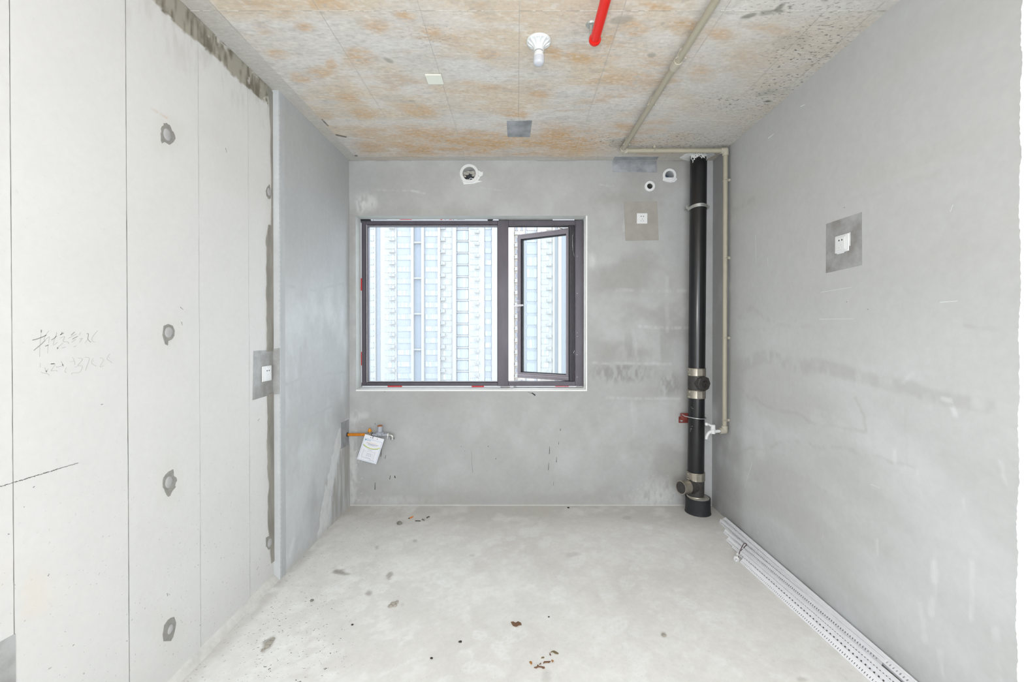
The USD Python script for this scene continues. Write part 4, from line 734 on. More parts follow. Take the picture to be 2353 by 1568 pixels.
def elbow(c, d1, d2, L=.036): return cat_(lathe([(0, 0), (er, 0), (er, L), (er - .0015, L + .002), (pr - .001, L + .002)], c, d1, 24), lathe([(0, 0), (er, 0), (er, L), (er - .0015, L + .002), (pr - .001, L + .002)], c, d2, 24), trimesh.creation.icosphere(3, er).apply_translation(c))
part(wpz, 'elbow', elbow(A1, dirA, A2 - A1), m_ppr_l); part(wpz, 'elbow', elbow(A2, A1 - A2, A3 - A2), m_ppr_l); part(wpz, 'elbow', elbow(A3, A2 - A3, ds), m_ppr_l)
cpos = A1 + dirA * (A1[1] - 950 / 455) / -dirA[1]
part(wpz, 'coupling', lathe([(pr - .001, -.028), (er - .001, -.028), (er, -.026), (er, .026), (er - .001, .028), (pr - .001, .028)], cpos, dirA, 24), m_ppr_l)
def clip(c, d, back):
    u, q, dd = frame_of(d); back = np.array(back, float); side = np.cross(dd, back); o = pr + .0015; th = np.linspace(math.radians(-215), math.radians(35), 18); ring = []
    P = [c - back * o * math.sin(t) * -1 * -1 + side * o * math.cos(t) for t in th]
    ring = cat_(*[cat_(tube(np.array([p + dd * s for p in P]), .0022, 6)) for s in (-.007, 0, .007)])
    return cat_(ring, cyl(c + back * o, c + back * (.034), .011, 10), *[tube([c + side * s * o - back * .004, c + side * s * (o + .008) - back * .010], .004, 6) for s in (-1, 1)])
for yy in (cpos[1] + .10 - .16, 2.45, 2.98, 1.60): part(wpz, 'pipe_clip', clip(A1 + dirA * (A1[1] - yy) / -dirA[1], dirA, (0, 0, 1)), m_ppr_l)
part(wpz, 'pipe_clip', clip(np.array([float(at(1503.6, 346, 1, A1[1])[0]), A1[1], zl]), A2 - A1, (0, 0, 1)), m_ppr_l)
for yy in (414, 593, 777, 966): part(wpz, 'pipe_clip', clip(np.array([xv, A1[1], float(at(1662, yy, 1, A1[1])[2])]), (0, 0, 1), (1, 0, 0)), m_ppr_l)
# --- tap
tp = A3 + ds * .040
tap = thing('tap', 'white plastic tap on the lower end of the beige pipe', 'tap', tp)
vz = np.array([0, 0, 1.0]); tb = tp + ds * .052
body = part(tap, 'tap_body', cat_(cyl(tp - ds * .004, tp + ds * .05, .0115, 20, .001), cyl(tb - vz * .016, tb + vz * .052, .0165, 20, .003), cyl(tb + vz * .012, tb + vz * .02, .0185, 20, .001)), m_white)
part(tap, 'spout', tube(curve([tb + vz * .002, tb + ds * .018 + vz * .000, tb + ds * .036 - vz * .010, tb + ds * .048 - vz * .032, tb + ds * .052 - vz * .052], 6), np.linspace(.0125, .0095, 25), 16), m_white)
part(tap, 'tap_handle', cat_(tube(curve([tb + vz * .040, tb + ds * .018 + vz * .047, tb + ds * .036 + vz * .058, tb + ds * .050 + vz * .060], 6), np.r_[np.linspace(.010, .007, 10), np.linspace(.007, .0115, 9)], 14), trimesh.creation.icosphere(2, .0125).apply_translation(tb + ds * .050 + vz * .060)), m_white)

# --- red sprinkler pipe
rz = H - 0.092; R1 = at(1366.5, 93, 2, rz); rd = at(1391.5, 0, 2, rz) - R1; rd /= np.linalg.norm(rd); R2 = R1 + rd * (R1[1] - 0.5) / -rd[1]; rr = .0212
rp = thing('fire_pipe', 'bright red sprinkler pipe hanging below the ceiling with a capped end', 'pipe', R1)
part(rp, 'pipe_run', cyl(R1, R2, rr, 28), m_red)
part(rp, 'end_cap', lathe([(0, -.012), (.014, -.0115), (.022, -.008), (.0262, 0), (.0268, .010), (.0245, .015), (rr - .001, .0155)], R1, rd, 28), m_red)
hq = R1 + rd * .10; sd = np.cross(rd, [0, 0, 1.0])
hx = np.array([at(1358, 56, 2, H)[0], at(1358, 56, 2, H)[1], H])
part(rp, 'hanger', cat_(lathe([(0, 0), (.024, 0), (.020, .006), (.007, .008), (.007, .03), (0, .03)], hx, (0, 0, -1), 20), cyl(hx, hx - [0, 0, .075], .005, 10), tube(curve([hx - [0, 0, .03], hx - [0, 0, .06] + sd * .004, hq + [0, 0, rr + .004]], 6), .005, 8)), m_galv)
part(rp, 'paint_drip', box(hx[0] + .002, hx[0] + .009, hx[1] + .03, hx[1] + .046, H - .06, H - .03, .002), m_red)

# ================================================================== ceiling lamp and plates
lq = at(1238, 94.5, 2, H)
lamp = thing('ceiling_lamp', 'white porcelain batten lampholder with a small unlit bulb on the ceiling', 'lamp', lq - [0, 0, .13])
prof = [(0, 0), (.0575, 0), (.0585, .003), (.057, .008), (.053, .011), (.045, .013), (.036, .018), (.029, .028), (.0255, .036), (.0240, .044), (.0238, .050), (.0195, .050), (.0190, .040), (0, .040)]
base = lathe(prof, lq, (0, 0, -1), 156); v = np.array(base.vertices); d = v - lq; rad = np.hypot(d[:, 0], d[:, 1]); hgt = -d[:, 2]; ph = np.arctan2(d[:, 1], d[:, 0])
flute = .0062 * np.maximum(0, np.cos(ph * 13)) ** 0.7 * sm(rad, .026, .034) * (1 - sm(rad, .048, .055)) * (hgt > .006); v[:, 2] -= flute; base.vertices = v
lb = part(lamp, 'lampholder_base', base, m_ceramic, smooth=50); part(lb, 'rim_rib', cat_(*[box(lq[0] + .051 * math.cos(a) - .003, lq[0] + .051 * math.cos(a) + .003, lq[1] + .051 * math.sin(a) - .003, lq[1] + .051 * math.sin(a) + .003, H - .0135, H - .008, .001) for a in np.arange(6) * math.pi / 3 + .3]), m_ceramic)
bz = lq - [0, 0, .046]
bulb = part(lamp, 'bulb', lathe([(0, -.01), (.016, -.01), (.016, .006), (.0215, .008), (.0225, .018), (.0245, .022), (.0250, .030)], bz, (0, 0, -1), 36), m_white)
part(bulb, 'diffuser', lathe([(.0245, .029), (.0258, .031), (.0260, .053), (.0246, .0595), (.0200, .0645), (.012, .067), (0, .0675)], bz, (0, 0, -1), 36), m_bulb, smooth=60)
cpx = [at(976, 173.5, 2, H - .008), at(1014.8, 173.5, 2, H - .008), at(1019.8, 193, 2, H - .008), at(982.3, 193, 2, H - .008)]; cc = np.mean(cpx, 0)
cvp = solo('cover_plate', cat_(box(cc[0] - .044, cc[0] + .044, cc[1] - .044, cc[1] + .044, H - .009, H - .0015, .0025), box(cc[0] - .038, cc[0] + .038, cc[1] - .038, cc[1] + .038, H - .003, H + .003)), m_cream, 'small square cream blank cover plate screwed to the ceiling', 'cover plate')

# ================================================================== mortar patches
def patch(pieces, mat, label, thick=.0016, name='mortar_patch'):
    ms = [px_slab(p, ax, v, s, thick, wob=.0015, step=.03, seed=5) for p, ax, v, s in pieces]; m = cat_(*ms)
    return solo(name, m, mat, label, 'patch', smooth=False)
patch([([(1164.4, 276.9), (1222.7, 276.9), (1217.9, 314.8), (1166.1, 314.8)], 2, H, -1)], m_patch_grey, 'square dark grey patch on the ceiling between the lamp and the window')
patch([([(1412.6, 360.2), (1513.7, 360.2), (1509.5, 366.9), (1408.5, 367.6)], 2, H, -1), ([(1407.5, 369.2), (1508.6, 369.2), (1509.6, 397), (1407.5, 395)], 1, D, -1)], m_patch_grey, 'grey rectangular patch folded over the corner between ceiling and back wall')
patch([([(1433.5, 463.9), (1510, 462.6), (1513.7, 552.4), (1437, 553.7)], 1, D, -1)], m_patch_brown, 'brownish grey square patch around the socket on the back wall')
patch([([(1898.8, 515), (1980.7, 487.8), (1981.5, 609.1), (1898.4, 628)], 0, XR, -1)], m_patch, 'mottled grey square patch around the socket on the right wall')
patch([([(582, 807), (627, 804), (627, 907.5), (610, 911), (580, 920)], 0, XL, 1), ([(628, 802), (642.5, 800), (642.5, 906), (628, 907)], 1, YC, -1)], m_patch, 'mottled grey patch around the left wall socket, wrapping the plaster edge')
patch([([(783.5, 972), (801.5, 964), (801.5, 1022.3), (783.4, 1032.2)], 0, XP, 1)], m_patch_grey, 'dark grey square patch where the orange gas pipe enters the wall')
patch([([(-60, 1509), (34.7, 1457), (35.5, 1620), (-60, 1700)], 0, XL, 1)], m_patch, 'mottled grey patch low on the concrete wall at the lower left frame edge')

# ================================================================== sockets
def socket(c, ax, sign, label, plain=False, rot=0.0):
    i, j, k = AX[ax]
    def B(u0, u1, w0, w1, n0, n1, b=0.0):
        lo, hi = np.zeros(3), np.zeros(3); lo[i], hi[i] = c[i] + u0, c[i] + u1; lo[j], hi[j] = c[j] + w0, c[j] + w1; lo[k], hi[k] = sorted((c[k] + sign * n0, c[k] + sign * n1))
        return box(lo[0], hi[0], lo[1], hi[1], lo[2], hi[2], b)
    t = thing('wall_socket', label, 'socket', c)
    h = .043; fr = part(t, 'face_plate', cat_(B(-h, h, -h, h, 0.0015, .0095, .003)) if plain else cat_(B(-h, h, -h, h, .0015, .008, .003), B(-.033, .033, -.036, .036, .007, .0105, .002)), m_white)
    if not plain:
        part(t, 'socket_insert', B(-.025, .025, -.030, .030, .0095, .0125, .0015), m_white)
        part(t, 'groove', cat_(B(-.0345, -.033, -.036, .036, .0078, .0086), B(.033, .0345, -.036, .036, .0078, .0086)), m_groove)
    n0 = .0123 if not plain else .0093
    part(t, 'two_pin_slots', cat_(*[B(s * .009 - .003, s * .009 + .003, .013, .020, n0 - .001, n0 + .0006) for s in (-1, 1)]), m_slot, smooth=False)
    def leg(u, w_, a):
        m = trimesh.creation.box([.0022, .0085, .0016]); m.apply_transform(trimesh.transformations.rotation_matrix(a, [0, 0, 1])); v = np.array(m.vertices); V = np.zeros_like(v)
        V[:, i], V[:, j], V[:, k] = c[i] + u + v[:, 0], c[j] + w_ + v[:, 1], c[k] + sign * (n0 + v[:, 2]); m = trimesh.Trimesh(V, m.faces, process=False); m.fix_normals(); return m
    part(t, 'three_pin_slots', cat_(leg(0, -.006, 0), leg(-.009, -.020, .5), leg(.009, -.020, -.5)), m_slot if plain else m_groove, smooth=False)
    return t
socket(at(1475, 502.7, 1, D), 1, -1, 'white flush socket on the brownish patch right of the window', plain=True)
t_ = socket(at(1937, 560, 0, XR), 0, -1, 'white socket with raised rim on the right wall patch')
cR = at(1937, 560, 0, XR); part(t_, 'filler_smear', cat_(box(XR - .0035, XR, cR[1] - .0465, cR[1] - .042, cR[2] - .02, cR[2] + .045, .001), box(XR - .0035, XR, cR[1] - .01, cR[1] + .035, cR[2] - .047, cR[2] - .042, .001)), m_white_mortar)
socket(at(611, 858.8, 0, XL), 0, 1, 'white socket on the left wall beside the plaster edge')

# ================================================================== wall sleeves
for (p, ro, ri), lab, plug in zip(SLEEVES, ('largest white round vent sleeve high above the window', 'white round wall sleeve nearest the black soil pipe', 'smallest white round wall sleeve above the back wall socket'), (m_foam, m_foam_blue, m_foam)):
    t = thing('wall_sleeve', lab, 'sleeve', p)
    part(t, 'flange', lathe([(ri, .002), (ri, .009), (ri + .002, .011), (ro - .003, .011), (ro, .008), (ro, -.001), (ri, -.001)], p, (0, -1, 0), 48), m_white)
    part(t, 'liner', lathe([(ri + .0003, .002), (ri, -.20), (ri + .003, -.20), (ri + .003, -.002)], p, (0, -1, 0), 40), m_galv if ri < .03 else m_groove)
    part(t, 'plug', lathe([(0, -.075), (ri * .5, -.070), (ri - .001, -.085), (ri - .001, -.12), (0, -.12)], p, (0, -1, 0), 24), plug)
p0 = SLEEVES[0][0]
part('/World/wall_sleeve', 'wire_loop', tube(curve([p0 + [-.012, .03, -.046], p0 + [.006, .025, -.028], p0 + [.032, .03, -.030]], 8), .0022, 8), m_zinc)

# ================================================================== gas connection
yg = 3.315; g0, g1 = at(797, 999.5, 1, yg), at(840, 999.0, 1, yg); g0[2] = g1[2] = (g0[2] + g1[2]) / 2; gz = g0[2]; GX = lambda px_: float(at(px_, 999, 1, yg)[0])
gp = thing('gas_pipe', 'short orange gas pipe with a shut-off valve coming out of the left wall', 'pipe', [XP, yg, gz])
part(gp, 'pipe_run', cyl([XP - .01, yg, gz], [GX(846), yg, gz], .0112, 20), m_gas)
part(gp, 'wall_ring', lathe([(.0112, 0), (.0165, 0), (.0165, .007), (.0125, .009)], [XP, yg, gz], (1, 0, 0), 20), m_iron)
part(gp, 'valve_body', cat_(lathe([(0, -.002), (.0135, 0), (.0135, .012), (.0155, .014), (.0155, .026), (.0125, .030), (.0125, .046), (.014, .048), (.014, .054), (0, .056)], [GX(840), yg, gz], (1, 0, 0), 20), cyl([GX(849.5), yg, gz], [GX(849.5), yg, gz + .024], .007, 14)), m_steel)
part(gp, 'valve_cap', lathe([(0, 0), (.010, 0), (.0165, .006), (.0175, .012), (.011, .020), (.008, .028), (.004, .031), (0, .031)], [GX(849.5), yg, gz + .020], (0, 0, 1), 8), m_valve)
rg = thing('gas_regulator', 'grey gas regulator with an upright stub and a downturned elbow', 'regulator', [GX(874), yg, gz])
rx_ = GX(873); part(rg, 'regulator_body', cat_(lathe([(0, -.018), (.022, -.016), (.030, -.004), (.0345, .000), (.0345, .008), (.030, .012), (.016, .018), (0, .019)], [rx_, yg, gz + .008], (0, 0, 1), 32), cyl([GX(854), yg, gz - .002], [GX(893), yg, gz - .002], .0115, 18, .002), lathe([(.0115, 0), (.0145, 0), (.0145, .012), (.0115, .012)], [GX(885.5), yg, gz - .002], (1, 0, 0), 8), *[box(rx_ + a - .004, rx_ + a + .004, yg - .036, yg - .026, gz - .002, gz + .016, .001) for a in (-.018, .018)]), m_regul)
stub = part(rg, 'vent_stub', cyl([rx_, yg, gz + .02], [rx_, yg, float(at(873, 979.5, 1, yg)[2])], .0195, 24), m_regul)
zst = float(at(873, 979.5, 1, yg)[2]); part(stub, 'rusty_cap', lathe([(0, -.001), (.0198, -.001), (.0198, .003), (.017, .005), (0, .004)], [rx_, yg, zst], (0, 0, 1), 24), m_rust)
ex = GX(896); part(rg, 'outlet_elbow', cat_(tube(curve([[GX(890), yg, gz - .004], [ex, yg, gz - .004], [ex + .018, yg, gz - .012], [ex + .020, yg, gz - .034]], 8), np.r_[np.full(8, .0125), np.full(17, .0135)], 18), lathe([(.0125, 0), (.0165, 0), (.0165, .012), (.0125, .012)], [ex + .020, yg, gz - .026], (0, 0, -1), 18)), m_galv)
part(rg, 'seal_tape', cat_(lathe([(.012, 0), (.0150, .001), (.0150, .009), (.012, .010)], [GX(890.5), yg, gz - .003], (1, 0, 0), 16), box(GX(891), GX(892.5), yg - .016, yg - .012, gz - .026, gz, .001)), m_white)
# hanging card
ang = math.radians(15); ct = at(861, 1004, 1, 3.285); eu = np.array([math.cos(ang), 0, -math.sin(ang)]); ev = np.array([-math.sin(ang + .06), 0.02, -math.cos(ang + .06)]); ev /= np.linalg.norm(ev); en = np.cross(ev, eu); en /= np.linalg.norm(en)
if en[1] > 0: en = -en
cw, ch = .158, .212
card = thing('gas_card', 'white printed instruction card hanging from the gas valve', 'card', ct + ev * ch)
def cbox(u0, u1, v0, v1, n0, n1, b=0.0, a=0.0):
    m = box(u0, u1, v0, v1, n0, n1, b); v = np.array(m.vertices)
    if a:
        cu, cv = (u0 + u1) / 2, (v0 + v1) / 2; du, dv = v[:, 0] - cu, v[:, 1] - cv; v[:, 0], v[:, 1] = cu + du * math.cos(a) - dv * math.sin(a), cv + du * math.sin(a) + dv * math.cos(a)
    m = trimesh.Trimesh(ct + v[:, :1] * eu + v[:, 1:2] * ev + v[:, 2:] * en, m.faces, process=False); m.fix_normals(); return m
part(card, 'card_sheet', cbox(-cw / 2, cw / 2, 0, ch, -.0008, .0008, .0003), m_card)
hw = cw / 2 - .007; o0, o1 = .0008, .0013
part(card, 'printed_border', cat_(cbox(-hw, hw, .030, .0315, o0, o1), cbox(-hw, hw, ch - .007, ch - .0055, o0, o1), cbox(-hw, -hw + .0015, .03, ch - .006, o0, o1), cbox(hw - .0015, hw, .03, ch - .006, o0, o1)), m_pblue, smooth=False)
th = np.arange(14) / 14 * 2 * math.pi; part(card, 'printed_emblem', cat_(cbox(-hw + .008, -hw + .016, .036, .044, o0, o1), cbox(-hw + .009, -hw + .015, .035, .045, o0, o1)), m_pteal, smooth=False)
part(card, 'printed_title', cat_(*[cbox(-hw + .021 + .0085 * k, -hw + .027 + .0085 * k, .037, .043, o0, o1) for k in range(4)]), m_pblue, smooth=False)
part(card, 'printed_heading', cat_(*[cbox(-.045 + .0095 * k, -.038 + .0095 * k, .052, .0565, o0, o1) for k in range(9)]), m_porange, smooth=False)
pg = []
for r_, (a0_, n_) in enumerate(((-.046, 9), (-.03, 7), (-.03, 5))): pg += [cbox(a0_ + .011 * k, a0_ + .011 * k + .0085, .062 + .006 * r_, .0650 + .006 * r_, o0, o1) for k in range(n_)]
pg += [cbox(-.016 + .008 * k, -.0105 + .008 * k, .112, .1155, o0, o1) for k in range(4)] + [cbox(-.052, -.0505, .118, .182, o0, o1), cbox(-.024, .044, .126, .1272, o0, o1), cbox(.043, .0442, .118, .186, o0, o1), cbox(-.052, .03, .183, .1842, o0, o1), cbox(.030, .031, .140, .172, o0, o1), cbox(-.046, -.03, .130, .1312, o0, o1), cbox(-.02, .02, .1785, .180, o0, o1)]
pg += [cbox(-.018 + .014 * k, -.008 + .014 * k, .142 + .010 * q, .145 + .010 * q, o0, o1) for k in range(3) for q in range(3)] + [cbox(.012 + .007 * k, .0165 + .007 * k, .192, .195, o0, o1) for k in range(7)]
part(card, 'printed_lines', cat_(*pg), m_pgrey, smooth=False)
def arc(r0, cy, w_, a_lo, a_hi):
    out = []
    for a, b in zip(np.linspace(a_lo, a_hi, 15)[:-1], np.linspace(a_lo, a_hi, 15)[1:]):
        m_ = (a + b) / 2; u, v_ = r0 * math.sin(m_), cy + r0 * math.cos(m_); L = r0 * (b - a) / 2 * 1.05; out.append(cbox(u - L, u + L, v_ - w_ / 2, v_ + w_ / 2, o0, o1 - .0001, a=-m_))
    return cat_(*out)
part(card, 'printed_arc', arc(.115, -.014, .0075, -.60, .62), m_plime, smooth=False); part(card, 'printed_arc', arc(.128, -.024, .0022, -.58, .45), m_pteal, smooth=False)
part(card, 'punch_hole', cat_(*[cbox(a - .0025, a + .0025, .011, .016, o0, o1) for a in (-.028, .026)]), m_slot, smooth=False)
part(card, 'hanging_tie', tube(curve([ct + eu * -.010 + ev * .016 + en * .003, ct + eu * -.012 + ev * -.004 + en * .008, [GX(855.5), yg - .02, gz], [GX(855.5), yg, gz + .016], [GX(855.5), yg + .016, gz]], 6), .0018, 6), m_slot)

# ================================================================== perforated corner beads on the floor
def perforated(L, w_, t, pitch, hl, u0, u1, flip=False):
    """A strip L long and w_ wide with a row of slots between u0 and u1; own thickness t. Local x along, y across, z up."""
    xs_ = [0.0]; n = int((L - pitch) / pitch)
    for k in range(n): a = pitch * (k + .7); xs_ += [a, a + hl]
    xs_.append(L); xs_ = np.array(xs_); ys_ = np.array([0, u0, u1, w_]); nx_, ny_ = len(xs_), 4
    G = lambda z: np.stack([np.repeat(xs_, ny_), np.tile(ys_, nx_), np.full(nx_ * ny_, z)], 1)
    V = np.vstack([G(0), G(t)]); N = nx_ * ny_; F = []; solid = lambda a, b: 0 <= a < nx_ - 1 and 0 <= b < 3 and not (b == 1 and a % 2 == 1 and a < nx_ - 1)
    for a in range(nx_ - 1):
        for b in range(3):
            if not solid(a, b): continue
            q = [a * ny_ + b, (a + 1) * ny_ + b, (a + 1) * ny_ + b + 1, a * ny_ + b + 1]
            F += [(q[0] + N, q[1] + N, q[2] + N), (q[0] + N, q[2] + N, q[3] + N), (q[2], q[1], q[0]), (q[3], q[2], q[0])]
            for e0, e1, na, nb in ((0, 1, a, b - 1), (1, 2, a + 1, b), (2, 3, a, b + 1), (3, 0, a - 1, b)):
                if not solid(na, nb): F += [(q[e0], q[e1], q[e1] + N), (q[e0], q[e1] + N, q[e0] + N)]
    return trimesh.Trimesh(V, F, process=False)
def bead(p0, p1, roll, label, wA=.025, wB=.025, pitch=.013, hl=.006, open_=84, shape=0):
    """One L-shaped bead from p0 to p1 (its nose line); roll turns it about its length."""
    p0, p1 = np.array(p0, float), np.array(p1, float); L = float(np.linalg.norm(p1 - p0)); d = (p1 - p0) / L; s = np.cross([0, 0, 1.0], d); s /= np.linalg.norm(s); u = np.cross(d, s)
    t = thing('corner_bead', label, 'corner bead', p0, group=None)
    for nm, a, w_ in (('left_flange', roll, wA), ('right_flange', roll + math.radians(open_), wB)):
        e = s * math.cos(a) + u * math.sin(a); nn = np.cross(d, e); m = perforated(L, w_, .0013, pitch, hl * .72, w_ * .48, w_ * .74); v = m.vertices
        part(t, 'perforated_flange', trimesh.Trimesh(p0 + v[:, :1] * d + v[:, 1:2] * e + v[:, 2:] * nn, m.faces, process=False), m_bead_plastic, smooth=False)
    part(t, 'nose', tube([p0 + d * .002, p1 - d * .002], .0032, 10), m_bead_plastic)
    return t
zf = Z0
R_ = math.radians
bead((1.405, 2.56, zf + .024), (1.507, 1.25, zf + .024), R_(-132), 'perforated white corner bead on the floor, outermost of the bundle', wA=.034, wB=.034, pitch=.012, hl=.005)
bead((1.428, 2.63, zf + .028), (1.533, 1.28, zf + .032), R_(-128), 'white corner bead with square holes, second from the floor side of the bundle', wA=.030, wB=.034, pitch=.020, hl=.011)
bead((1.448, 2.82, zf + .022), (1.552, 1.40, zf + .036), R_(-140), 'white corner bead in the middle of the bundle, tied end lifted', wA=.030, wB=.030, pitch=.014, hl=.007)
bead((1.480, 2.93, zf + .024), (1.562, 1.75, zf + .042), R_(-120), 'white corner bead of the bundle ending before the wire tie', wA=.028, wB=.028, pitch=.013, hl=.007)
bead((1.520, 3.08, zf + .026), (1.573, 1.62, zf + .048), R_(-110), 'long white corner bead reaching far towards the black collar', wA=.030, wB=.030, pitch=.013, hl=.007)
bead((1.566, 3.10, zf + .030), (1.584, 1.30, zf + .058), R_(-150), 'white corner bead leaning against the right wall above the bundle', wA=.034, wB=.030, pitch=.015, hl=.008)
bead((1.420, 2.72, zf + .006), (1.450, 2.40, zf + .006), R_(-10), 'short white bead offcut under the tied end of the bundle', wA=.022, wB=.012, pitch=.014, hl=.008, open_=80)
part('/World/wall_sleeve', 'rubble_bit', cat_(*[lump(p0 + o, r, i + 3, (1.5, .8, .8)) for i, (r, o) in enumerate(((.020, (-.036, .055, .022)), (.014, (-.018, .07, .040)), (.020, (.026, .055, .030)), (.016, (.040, .06, .008)), (.010, (-.044, .05, -.004))))]), m_frag, smooth=False)
tq = [at(1697, 1281, 2, zf + .02), at(1700, 1268, 2, zf + .04), at(1708, 1252, 2, zf + .065), at(1712, 1249, 2, zf + .072), at(1716, 1252, 2, zf + .06), at(1711, 1257, 2, zf + .05), at(1709, 1260, 2, zf + .045)]
solo('wire_tie', cat_(tube(curve(tq, 6), .0024, 8), tube(curve([at(1706, 1262, 2, zf + .045), at(1703, 1266, 2, zf + .04)], 3), .002, 6)), m_tie, 'brown wire tie looped round the bundle of white corner beads', 'wire tie')
solo('tape_wad', cat_(lump(at(1692, 1285, 2, zf + .012), .016, 2, (1, 1, 1.1)), lump(at(1696, 1276, 2, zf + .02), .012, 3, (1, 1, 1.2)), *[tube([at(1692, 1285, 2, zf + .02), at(1692 + a, 1285 + b, 2, zf + .03)], .002, 5) for a, b in ((-4, -2), (5, 3), (6, -10), (0, 4), (-3, 4))]), m_white, 'crumpled white tape wad on the bead bundle near the wire tie', 'tape', smooth=False)

# ================================================================== debris on the floor
def flat(pix, h, seed, curl=.0):
    P = onp(pix, 2, Z0); m = slab(P, 2, 1, h, sink=0.0); v = np.array(m.vertices); c = v.mean(0); rr_ = np.linalg.norm((v - c)[:, :2], axis=1); v[:, 2] += curl * rr_ ** 2 * 20 + .0006; m.vertices = v; return m
D5 = lambda L, ox, oy, kx: [(ox + x / kx, oy + y / kx) for x, y in L]
solo('leaf', flat(D5([(1257, 640), (1270, 638), (1282, 644), (1295, 636), (1310, 644), (1314, 653), (1300, 655), (1285, 663), (1268, 658)], 640, 1160, 2.353), .004, 1, .06), m_leaf, 'brown dry leaf scrap alone on the middle of the floor', 'leaf')
q = lambda L: D5(L, 1180, 1470, 16.8)
lf = solo('leaf', flat(q([(1435, 515), (1510, 478), (1560, 468), (1640, 500), (1740, 570), (1720, 582), (1640, 572), (1570, 540), (1520, 500)]), .004, 2, .05), m_leaf3, 'curled greenish brown leaf at the top right of the crumb scatter', 'leaf')
solo('leaf_crumb', flat(q([(1395, 530), (1415, 530), (1415, 575), (1445, 610), (1440, 640), (1390, 605)]), .003, 3), m_leaf, 'small hooked brown crumb left of the greenish leaf', 'debris')
solo('leaf_crumb', flat(q([(610, 905), (640, 890), (690, 900), (720, 935), (705, 980), (670, 965)]), .006, 4), m_leaf2, 'tan husk, leftmost of the crumb scatter near the lower frame edge', 'debris')
solo('twig', flat(q([(1145, 930), (1190, 880), (1370, 875), (1430, 872), (1370, 915), (1280, 912), (1200, 915), (1150, 950)]), .004, 5), m_leaf, 'reddish brown twig in the middle of the crumb scatter', 'twig')
solo('leaf_crumb', flat(q([(1460, 820), (1525, 835), (1550, 860), (1500, 880), (1495, 910)]), .004, 6), m_leaf2, 'orange tan crumb at the right end of the twig', 'debris')
solo('leaf_crumb', flat(q([(985, 985), (1030, 950), (1070, 930), (1050, 970)]), .003, 7), m_leaf, 'sliver of brown leaf between the two twigs', 'debris')
solo('twig', flat(q([(790, 1110), (900, 1085), (905, 1050), (930, 1000), (960, 1030), (985, 1060), (1120, 1080), (1210, 1100), (1190, 1145), (1120, 1140), (1090, 1100), (960, 1085), (880, 1130)]), .004, 8), m_leaf, 'forked brown twig, lowest of the crumb scatter', 'twig')
solo('leaf_crumb', flat(q([(1060, 735), (1100, 695), (1180, 690), (1190, 720), (1120, 738)]), .002, 9), m_leaf3, 'flat greyish leaf crumb above the middle twig', 'debris')
for x, y, r, lab in ((1057.5, 1475, .0065, 'dark brown pellet on the floor right of the boot prints, nearest the leaf scrap'), (991.5, 1513, .0055, 'small dark pellet, nearest the bottom frame edge'), (809.5, 1436, .005, 'small dark pellet on the left half of the floor'), (1261, 1418, .004, 'tiny dark pellet right of the leaf scrap'), (1306, 1167, .008, 'black chip lying against the foot of the back wall')):
    solo('pellet', lump(at(x, y, 2, Z0 + r * .45), r, int(x), (1.2, .8, .6)), m_pellet, lab, 'debris')
solo('pebble', lump(at(918, 1202.5, 2, Z0 + .008), .017, 4, (1.15, .8, .75)), m_ash, 'grey pebble on the floor below the gas card', 'stone')
solo('pebble', lump(at(717, 1380, 2, Z0 + .004), .008, 6, (1.1, .9, .7)), m_ash, 'little grey pebble near the left wall fillet', 'stone')
solo('mortar_crumb', cat_(*[lump(at(903 + a, 1388 + b, 2, Z0 + .003), r, 3 + i, (1.2, 1, .5)) for i, (a, b, r) in enumerate(((0, 0, .012), (8, -3, .009), (-6, 5, .010), (4, 4, .009), (10, -6, .006)))]), m_wet, 'crumbly lump of damp mortar on the left half of the floor', 'mortar', smooth=False)
solo('mortar_crumb', cat_(*[lump(at(620 + a, 1477 + b, 2, Z0 + .002), r, 13 + i, (1.1, 1.3, .35)) for i, (a, b, r) in enumerate(((0, 0, .012), (-6, 9, .010), (7, -8, .008), (-16, 17, .006)))]), m_wet, 'flat brownish mortar dropping on the floor at the lower left', 'mortar', smooth=False)
solo('mortar_crumb', lump(at(1525.5, 1460, 2, Z0 + .002), .010, 23, (1.1, 1, .35)), m_wet, 'single grey mortar dropping on the right half of the floor', 'mortar', smooth=False)
cg0, cg1 = at(941, 1191.2, 2, Z0 + .0045), at(949.2, 1187.7, 2, Z0 + .0045)
cg = thing('cigarette_butt', 'orange cigarette butt with burnt end on the floor by the back wall', 'cigarette', [cg0[0], cg0[1], Z0])
part(cg, 'filter', cyl(cg0, cg1, .0042, 12, .0006), m_filter); part(cg, 'burnt_end', cyl(cg0 + (cg0 - cg1) * .28, cg0, .0036, 10, .0006), m_pellet)
for a, b, r, mt, lab in (((953.5, 1197.4), (966.5, 1197.8), .0042, m_ash_dark, 'dark grey stick on the floor right of the pebble'), ((969.5, 1193.6), (975.5, 1196.4), .0052, m_ash, 'short grey chip between the two sticks'), ((980, 1190.5), (987, 1187.4), .005, m_ash_dark, 'dark stick, rightmost of the bits by the cigarette butt')):
    P, Q_ = at(*a, 2, Z0 + r * .7), at(*b, 2, Z0 + r * .7); solo('wood_chip', tube([P, P * .9 + Q_ * .1, P * .5 + Q_ * .5 + [0, 0, .001], P * .1 + Q_ * .9, Q_], [r * .4, r, r * .9, r, r * .5], 7), mt, lab, 'debris', smooth=False)
solo('plaster_shaving', cat_(tube(curve([at(x, y, 2, Z0 + .003) for x, y in ((1936, 1492), (1938, 1496), (1943, 1495), (1947, 1500), (1950, 1502))], 5), .0028, 6), lump(at(1954, 1506, 2, Z0 + .002), .004, 2)), m_white, 'curl of white plastic shaving on the floor beside the bead bundle', 'shaving', smooth=False)

